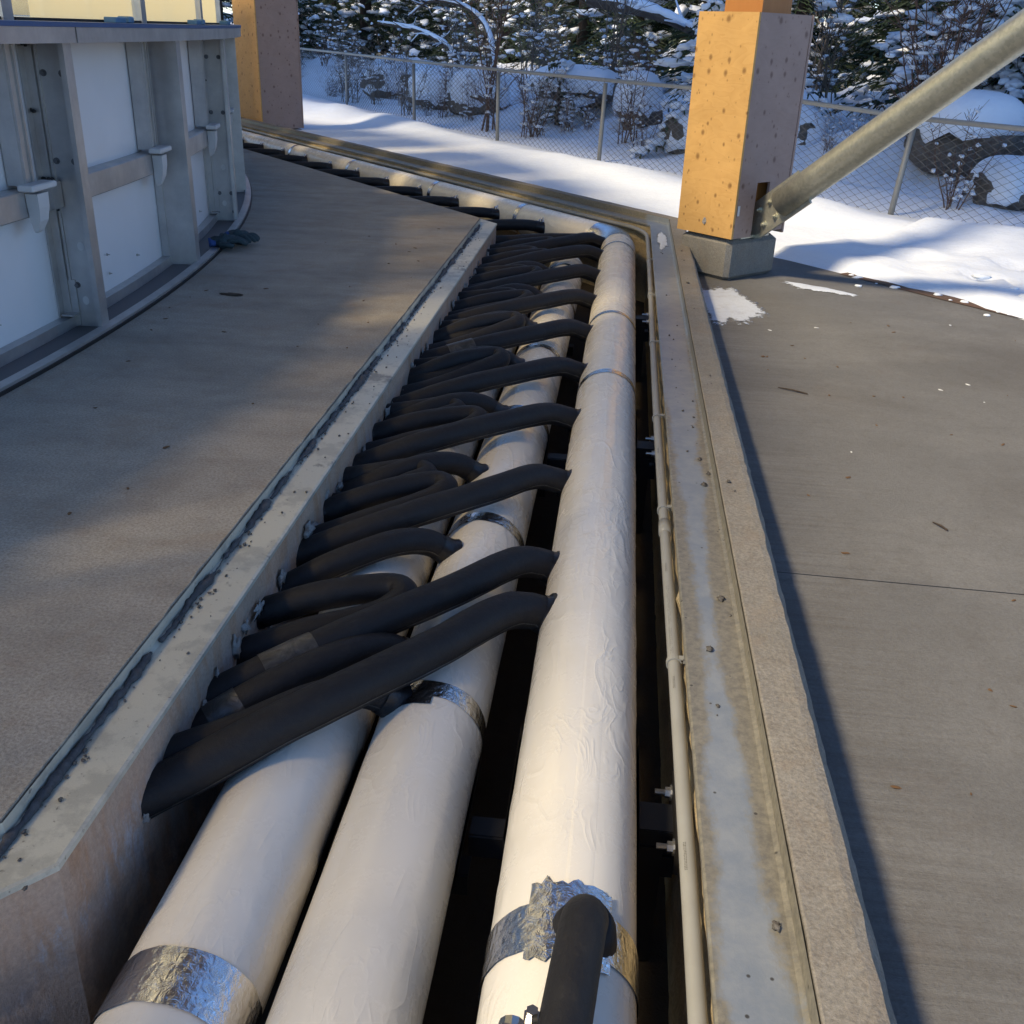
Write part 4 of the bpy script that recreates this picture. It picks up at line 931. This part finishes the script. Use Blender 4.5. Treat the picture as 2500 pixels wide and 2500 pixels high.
m.build('paint_chips', 'whiteplastic', kind='stuff', label='pale flakes scattered on the right concrete floor', cat='litter')
for i, (x, y, a, L_, rr, lb) in enumerate(((0.80, 3.95, 2.7, 0.12, 0.003, 'short dark twig on the shaded floor beside the curb'), (1.75, 3.55, 0.3, 0.10, 0.004, 'pale broken stick on the right concrete floor'), (1.02, 2.75, 2.2, 0.05, 0.003, 'small curled twig on the concrete near the curb shadow'))):
    c, s_ = math.cos(a), math.sin(a)
    MB().tube([(x, y, -0.146), (x + c * L_ * 0.5, y + s_ * L_ * 0.5, -0.142), (x + c * L_, y + s_ * L_ + 0.01, -0.146)], [rr, rr * 1.1, rr * 0.6], 6).build('twig', 'twig2' if i == 1 else 'bark', origin=(x, y, -0.147), label=lb, cat='twig')
MB().blob((-1.72, 4.37, 0.004), (0.055, 0.018, 0.006), 4, 12, 5, 0.7, 4).build('leaf_scrap', 'bark', origin=(-1.72, 4.37, 0), label='dark flat scrap lying on the slab near the boards', cat='scrap')
def patch(name, pts_c, rx, ry, th, z, label, seed, ax):
    m = MB(); k = 44; rings = []
    for f_, hz in ((1.12, 0.0), (0.86, 0.5), (0.5, 1.0), (0.02, 1.0)):
        ring = []
        for q in range(k):
            t = 2 * math.pi * q / k; e = 1 + 0.45 * mn.noise(Vector((math.cos(t) * 1.6 + seed, math.sin(t) * 1.6, 0))) + 0.2 * mn.noise(Vector((math.cos(t) * 6 + seed, math.sin(t) * 6, 3)))
            ring.append(Vector(pts_c) + ax[0] * (rx * f_ * e * math.cos(t)) + ax[1] * (ry * f_ * e * math.sin(t)) + ZV * (z + th * hz))
        rings.append(ring)
    m.loft(rings, True); o = m.build(name, 'psnow', smooth=True, label=label, cat='snow patch')
    ca_ = o.data.color_attributes.new('fade', 'FLOAT_COLOR', 'POINT')
    for q, f_ in enumerate([0.0] * k + [0.35] * k + [1.0] * k + [1.0] * k): ca_.data[q].color = (f_, f_, f_, 1)
XY = (Vector((1, 0, 0)), Vector((0, 1, 0)))
patch('snow_patch', (0.60, 5.42, 0), 0.15, 0.46, 0.006, -0.1485, 'thin snow patch between the curb and the column footing', 2, XY)
patch('snow_patch', (1.16, 5.92, 0), 0.26, 0.07, 0.008, -0.1485, 'thin streak of snow on the floor right of the footing', 6, (Vector((0.82, -0.57, 0)), Vector((0.57, 0.82, 0))))
patch('snow_patch', (0.275, 6.55, 0), 0.035, 0.32, 0.006, -0.0385, 'snow lying on the steel ledge at the far trench corner', 9, XY)
m = MB(); random.seed(8)
for k in range(60):
    b_ = random.uniform(-2.5, 3.9); n = N_F - abs(random.gauss(0, 0.13)) + 0.05; s_ = random.uniform(0.006, 0.022)
    m.blob(bn(b_, n, -0.146), (s_ * 1.4, s_, s_ * 0.5), k, 6, 4, 0.6, 4)
for k in range(26):
    b_ = random.uniform(0.8, 3.3); n = N_F + random.uniform(0.08, 0.4); s_ = random.uniform(0.014, 0.04)
    m.blob(bn(b_, n, gh(b_, n) + 0.005), (s_ * 1.5, s_, s_ * 0.45), k, 10, 6, 0.7, 4)
m.build('snow_crumbs', 'snow', smooth=True, kind='stuff', label='lumps of kicked snow along the edge of the floor', cat='snow')

# ------------------------------------------------------------------ background growth
def bough(mn_, ms, base, dirv, L_, droop, dens=1.0, snow=0.6, rnd=random):
    d = Vector(dirv); side = Vector((-d.y, d.x, 0)).normalized(); k = max(4, int(L_ / 0.10)); pts = []
    for i in range(k + 1):
        t = i / k; pts.append(Vector(base) + d * (L_ * t) + ZV * (-droop * L_ * t * t + 0.10 * L_ * t))
    mn_.tube(pts, [0.012 * (1 - 0.85 * i / k) + 0.002 for i in range(k + 1)], 4, False)
    for i in range(1, k + 1):
        t = i / k; w_ = L_ * 0.36 * (1 - t * 0.75) * (0.5 + min(1, t * 3) * 0.5)
        for s_ in (-1, 1):
            a = (side * s_ + d * 0.75 + ZV * rnd.uniform(-0.35, 0.05)).normalized(); q = pts[i]
            tip = q + a * w_ * rnd.uniform(0.7, 1.15); seg = 3
            for j in range(seg):
                c0 = q.lerp(tip, (j + 0.15) / seg); c1 = q.lerp(tip, (j + 1.15) / seg) - ZV * (0.02 * j)
                for e in range(3):
                    pr_ = (a.cross(ZV) * rnd.uniform(-1, 1) + ZV * rnd.uniform(-0.8, 0.5)).normalized() * rnd.uniform(0.008, 0.020)
                    mn_.poly([c0 - pr_, c0 + pr_ * 0.4, c1 + pr_, c1 - pr_ * 0.2])
            if rnd.random() < snow * (0.6 if snow > 0.3 else 0.25):
                c0 = q.lerp(tip, rnd.uniform(0.35, 0.8)); s2 = w_ * rnd.uniform(0.22, 0.42) + 0.02
                ax = (a, a.cross(ZV).normalized(), ZV)
                ms.blob(c0 + ZV * (0.018 + s2 * 0.12), (s2, s2 * rnd.uniform(0.4, 0.7), s2 * rnd.uniform(0.22, 0.4) + 0.008), rnd.random() * 90, 7, 5, 0.8, 4, ax)
        if i % 2 == 0 and rnd.random() < snow * 1.1: ms.blob(pts[i] + ZV * 0.03, (0.15 * rnd.uniform(.7, 1.2), 0.05 + 0.22 * w_, 0.045), rnd.random() * 90, 9, 6, 0.9, 4, (d, side, ZV))
def conifer(name, b_, n, H, R_, nb, label, seed, snow=0.6, low=0.05, group=None, zdens=1.6, far=False, lean=(0, 0)):
    rnd = random.Random(seed); p = bn(b_, n); z0 = gh(b_, n) - 0.05; base = Vector((p.x, p.y, z0))
    root = thing(name, base, label, 'tree', group)
    MB().tube([base, base + ZV * H * 0.4 + Vector((lean[0], lean[1], 0)), base + ZV * H + Vector((lean[0], lean[1], 0)) * 2], [0.035 + H * 0.012, 0.02 + H * 0.008, 0.01], 8).build('trunk', 'bark', root, smooth=True)
    a, s_ = MB(), MB(); g = 0
    for i in range(nb):
        f_ = rnd.random() ** zdens; z = low + (H - low) * f_; az = i * 2.399 + rnd.uniform(-.4, .4); L_ = R_ * (1 - f_) ** 0.7 * rnd.uniform(0.65, 1.15) + 0.12
        bough(a, s_, base + ZV * z + Vector((lean[0], lean[1], 0)) * (z / H * 2), (math.cos(az), math.sin(az), 0), L_, rnd.uniform(0.25, 0.6), 1, snow, rnd)
    cr = a.build('crown', 'needle', root); s_.build('snow_load', 'snow', root, smooth=True, kind='stuff')
    return root
def copytree(o, b_, n, rz, sc, label=None):
    z0 = gh(b_, n) - 0.05; p = bn(b_, n, z0); c = o.copy(); COL.objects.link(c); c.location = p; c.rotation_euler = (0, 0, rz); c.scale = (sc, sc, sc); WORLD[c] = p
    if label: c['label'] = label
    for ch in list(o.children):
        d = ch.copy(); COL.objects.link(d); d.parent = c
    return c
G = 'dark conifers of the wood behind the fence'
LB = 'dark snow dusted conifer in the dense wood behind the fence'
c1 = conifer('snowy_conifer', 8.9, 9.3, 5.5, 1.15, 90, 'bushy snow laden conifer just left of the near plywood column', 1, 0.85)
c2 = conifer('snowy_conifer', 6.7, 11.0, 6.0, 1.5, 110, 'snow plastered conifer right behind the near plywood column', 2, 0.85)
c3 = conifer('dark_conifer', 5.6, 12.3, 8.0, 2.3, 130, 'big dark conifer with snow on its boughs behind the steel brace', 3, 0.30)
c4 = conifer('dark_conifer', 27.0, 11.6, 8.0, 1.9, 120, 'dark conifer beside the far plywood column', 4, 0.18)
c5 = conifer('young_conifer', 12.0, 9.0, 0.85, 0.42, 26, 'tiny young conifer poking through snow behind the fence', 5, 0.5, 0.05, None, 1.1)
w1 = conifer('forest_conifer', 19.5, 15.2, 8.5, 2.1, 110, LB, 6, 0.12, 0.1, G); w2 = conifer('forest_conifer', 15.0, 16.5, 9.0, 2.0, 110, LB, 7, 0.2, 0.1, G)
rnd = random.Random(4); k = 0
for n, b0, b1, st in ((14.8, 7, 31, 2.6), (17.5, 6, 40, 2.4), (21, 6, 50, 2.8), (26, 4, 60, 3.4)):
    b_ = b0
    while b_ < b1:
        bb, nn2 = b_ + rnd.uniform(-.6, .6), n + rnd.uniform(-.9, .9)
        if not (abs(bb - 19.5) < 1.3 and n < 16): copytree((w1, w2)[k % 2], bb, nn2, rnd.uniform(0, 6.2), rnd.uniform(0.85, 1.35) * (1.25 if n > 20 else 1)); k += 1
        b_ += st
for (bb, nn2, sc) in ((3.2, 13.0, 1.1), (1.0, 12.0, 1.2), (2.0, 16, 1.3), (8.6, 13.6, 1.0), (25, 8.9, 1.0), (30, 7.5, 1.2), (37, 6.0, 1.4), (31, 10.5, 1.2), (44, 4.5, 1.6), (38, 9.5, 1.4)): copytree((w1, w2)[k % 2], bb, nn2, rnd.uniform(0, 6), sc); k += 1
# bare shrubs
def shrub(name, b_, n, H, stems, mat, label, seed, snow=0.2, group=None, spread=0.35, tw=9):
    rnd = random.Random(seed); p = bn(b_, n); z0 = gh(b_, n) - 0.04; base = Vector((p.x, p.y, z0)); m, s_ = MB(), MB()
    for i in range(stems):
        az = rnd.uniform(0, 6.28); lean_ = rnd.uniform(0.05, spread); h = H * rnd.uniform(0.55, 1.0); q = base + Vector((rnd.gauss(0, .07), rnd.gauss(0, .07), 0)); r0 = 0.004 + 0.0045 * h
        pts = [q]; d = Vector((math.cos(az) * lean_, math.sin(az) * lean_, 1)).normalized()
        for j in range(7):
            d = (d + Vector((rnd.gauss(0, .09), rnd.gauss(0, .09), 0.02))).normalized(); pts.append(pts[-1] + d * (h / 7))
        m.tube(pts, [r0 * (1 - 0.11 * j) for j in range(8)], 4, False)
        for t in range(tw):
            j = rnd.randint(1, 6); q2 = pts[j]; a2 = rnd.uniform(0, 6.28); d2 = Vector((math.cos(a2) * 0.8, math.sin(a2) * 0.8, rnd.uniform(0.2, 1.0))).normalized(); L_ = h * rnd.uniform(0.10, 0.34)
            e1 = q2 + d2 * L_ * 0.5; e2 = e1 + (d2 + Vector((rnd.gauss(0, .3), rnd.gauss(0, .3), 0.1))).normalized() * L_ * 0.5; m.tube([q2, e1, e2], [r0 * 0.45, r0 * 0.35, r0 * 0.2], 3, False)
            f1 = e1 + (d2 + Vector((rnd.gauss(0, .6), rnd.gauss(0, .6), rnd.gauss(0, .4)))).normalized() * L_ * 0.4; m.tube([e1, f1], [r0 * 0.3, r0 * 0.15], 3, False)
            if rnd.random() < snow: s_.blob(e1 + ZV * 0.012, (0.045 * rnd.uniform(.6, 1.6), 0.028, 0.020), rnd.random() * 60, 6, 4, 0.7)
    root = m.build(name, mat, origin=base, label=label, cat='shrub', group=group)
    if s_.f: s_.build('snow_load', 'snow', root, smooth=True, kind='stuff')
    return root
GS = 'bare shrubs in the snow behind the fence'; LS = 'bare leafless shrub of thin brown stems in the snow behind the fence'
shrub('bare_shrub', 12.4, 8.1, 2.6, 6, 'twig', 'tall red brown bare shrub with several stems behind the fence post', 1, 0.25, None, 0.22, 16)
shrub('bare_shrub', 6.2, 9.0, 1.9, 22, 'twig', 'dense red brown bare thicket right of the near plywood column', 2, 0.3, None, 0.4, 16)
shrub('bare_shrub', 11.4, 8.15, 1.0, 12, 'twig', 'low tangled bare shrub between fence and young conifer', 3, 0.15, None, 0.5, 12)
rnd = random.Random(12)
proto = [shrub('bare_shrub', 14.6, 9.0, 1.5, 9, 'twig2', LS, 31, 0.25, GS, 0.4, 13), shrub('bare_shrub', 9.9, 8.5, 1.2, 8, 'twig', LS, 32, 0.2, GS, 0.45, 13), shrub('bare_shrub', 16.9, 10.4, 2.2, 7, 'twig2', LS, 33, 0.4, GS, 0.35, 16)]
for i in range(64):
    nn2 = rnd.choice([8.1, 8.3, 8.6, 8.9, 9.3, 9.8, 10.6, 11.8, 12.8]) + rnd.uniform(-.25, .4); bb = rnd.uniform(4.6, 24) if nn2 > 9 else rnd.uniform(3.0, 20)
    if nn2 < 7.8 + max(0, bb - 9) * 0.085: nn2 += 0.8
    copytree(proto[rnd.choice((0, 1, 2) if nn2 > 9 else (0, 1))], bb, nn2, rnd.uniform(0, 6.2), rnd.uniform(0.6, 1.25) if nn2 > 10 else rnd.uniform(0.4, 0.8))
# pale snow rimed dead branches (fallen tree) left of centre
rnd = random.Random(9)
def dead_branch(b_, n, pts, r, label, seed):
    base = bn(b_, n, gh(b_, n)); m, s_ = MB(), MB(); rnd = random.Random(seed)
    W = [base + BX * -p_[0] + BN * p_[1] + ZV * p_[2] for p_ in pts]; P = bez(W, 24); k = len(P)
    m.tube(P, [r * (1 - 0.8 * i / k) for i in range(k)], 7, False)
    s_.tube([p_ + ZV * r * 0.75 for p_ in P], [r * (1.0 - 0.75 * i / k) * rnd.uniform(0.7, 1.25) for i in range(k)], 7, True)
    for t in range(12):
        j = rnd.randint(4, k - 2); d = Vector((rnd.gauss(0, 1), rnd.gauss(0, 1), rnd.uniform(-0.5, 0.9))).normalized(); L_ = rnd.uniform(0.2, 0.6)
        q = [P[j], P[j] + d * L_ * 0.5, P[j] + d * L_ + ZV * rnd.uniform(-.15, .1)]; m.tube(q, [r * 0.3, r * 0.22, r * 0.1], 4, False); s_.tube([x + ZV * r * 0.25 for x in q], [r * 0.3, r * 0.25, r * 0.12], 5, True)
    root = m.build('fallen_branch', 'bark', origin=base, label=label, cat='branch'); s_.build('snow_load', 'snow', root, smooth=True, kind='stuff'); return root
dead_branch(15.6, 10.0, [(0.5, 0, 0.2), (0.1, 0.1, 0.9), (-0.6, 0.1, 1.25), (-1.6, 0, 1.35), (-2.8, 0.2, 1.1)], 0.05, 'snow rimed bare limb arching left above the fence', 2)
dead_branch(18.0, 10.4, [(1.6, 0, 0.2), (0.8, 0, 0.75), (-0.6, 0.1, 1.05), (-2.4, 0.2, 1.15)], 0.06, 'lower snow rimed limb beside the dark conifer', 3)
dead_branch(12.6, 11.5, [(-2.0, 0, 1.55), (-0.5, 0.1, 1.35), (0.8, 0, 1.05), (2.2, 0, 0.75)], 0.10, 'thick snow capped fallen log leaning down to the right', 4)
# boulders and snow humps
def boulder(b_, n, sx, sy, sz, label, seed, cap=0.55):
    base = bn(b_, n, gh(b_, n) - 0.08); m, c = MB(), MB()
    m.blob(base + ZV * sz * 0.45, (sx, sy, sz * 0.62), seed, 40, 26, 0.32, 2.6, (BX, BN, ZV))
    root = m.build('boulder', 'rock', smooth=True, origin=base, label=label, cat='boulder', group='boulders behind the fence')
    k1, k2 = 30, 9; rings = []
    for a in range(k2 + 1):
        f_ = a / k2; ring = []
        for q in range(k1):
            t = 2 * math.pi * q / k1; e = 1 + 0.16 * mn.noise(Vector((math.cos(t) * 1.3 + seed, math.sin(t) * 1.3, 1))) + (0.10 * mn.noise(Vector((math.cos(t) * 5 + seed, math.sin(t) * 5, 2))) if f_ > 0.6 else 0)
            rad = math.sin(f_ * math.pi * 0.5) ** 0.75 * 1.08 * e; drip = 0.25 * max(0, mn.noise(Vector((math.cos(t) * 3.3 + seed, math.sin(t) * 3.3, 5)))) * (f_ ** 4)
            ring.append(base + BX * (sx * rad * math.cos(t)) + BN * (sy * rad * math.sin(t)) + ZV * (sz * (1.22 - cap * f_ ** 2.2 - drip * 1.6)))
        rings.append(ring)
    c.loft(rings, True); c.build('snow_cap', 'snow', root, smooth=True); return root
boulder(5.75, 8.95, 0.52, 0.45, 0.58, 'large boulder with a rounded snow cap behind the right fence post', 3.1)
boulder(4.35, 9.25, 0.55, 0.5, 0.68, 'snow capped boulder at the right edge behind the fence', 5.7)
boulder(12.4, 9.6, 0.75, 0.6, 0.40, 'wide snow covered hump behind the middle fence posts', 8.2, 0.85)
boulder(10.9, 9.5, 0.28, 0.3, 0.60, 'narrow snow capped stump left of the near column', 11.4, 0.8)
boulder(15.6, 9.3, 0.7, 0.55, 0.50, 'broad snow mound left of the tall bare shrub', 13.0, 0.9)
boulder(17.9, 9.6, 0.6, 0.5, 0.48, 'snow mound farther left beside the fence', 16.0, 0.9)
boulder(9.0, 8.75, 0.42, 0.4, 0.42, 'low snow mound under the bushy conifer', 19.0, 0.9)
boulder(13.9, 8.9, 0.5, 0.4, 0.55, 'snow topped hump behind the second visible fence bay', 23.0, 0.85)
boulder(7.9, 8.9, 0.5, 0.4, 0.45, 'rounded snow hump showing right of the near plywood column', 25.0, 0.85)
boulder(4.9, 8.45, 0.33, 0.3, 0.35, 'small snow covered rock low behind the right fence', 21.0, 0.9)
print('objects', len(bpy.data.objects), 'tris', sum(len(me.polygons) for me in bpy.data.meshes))
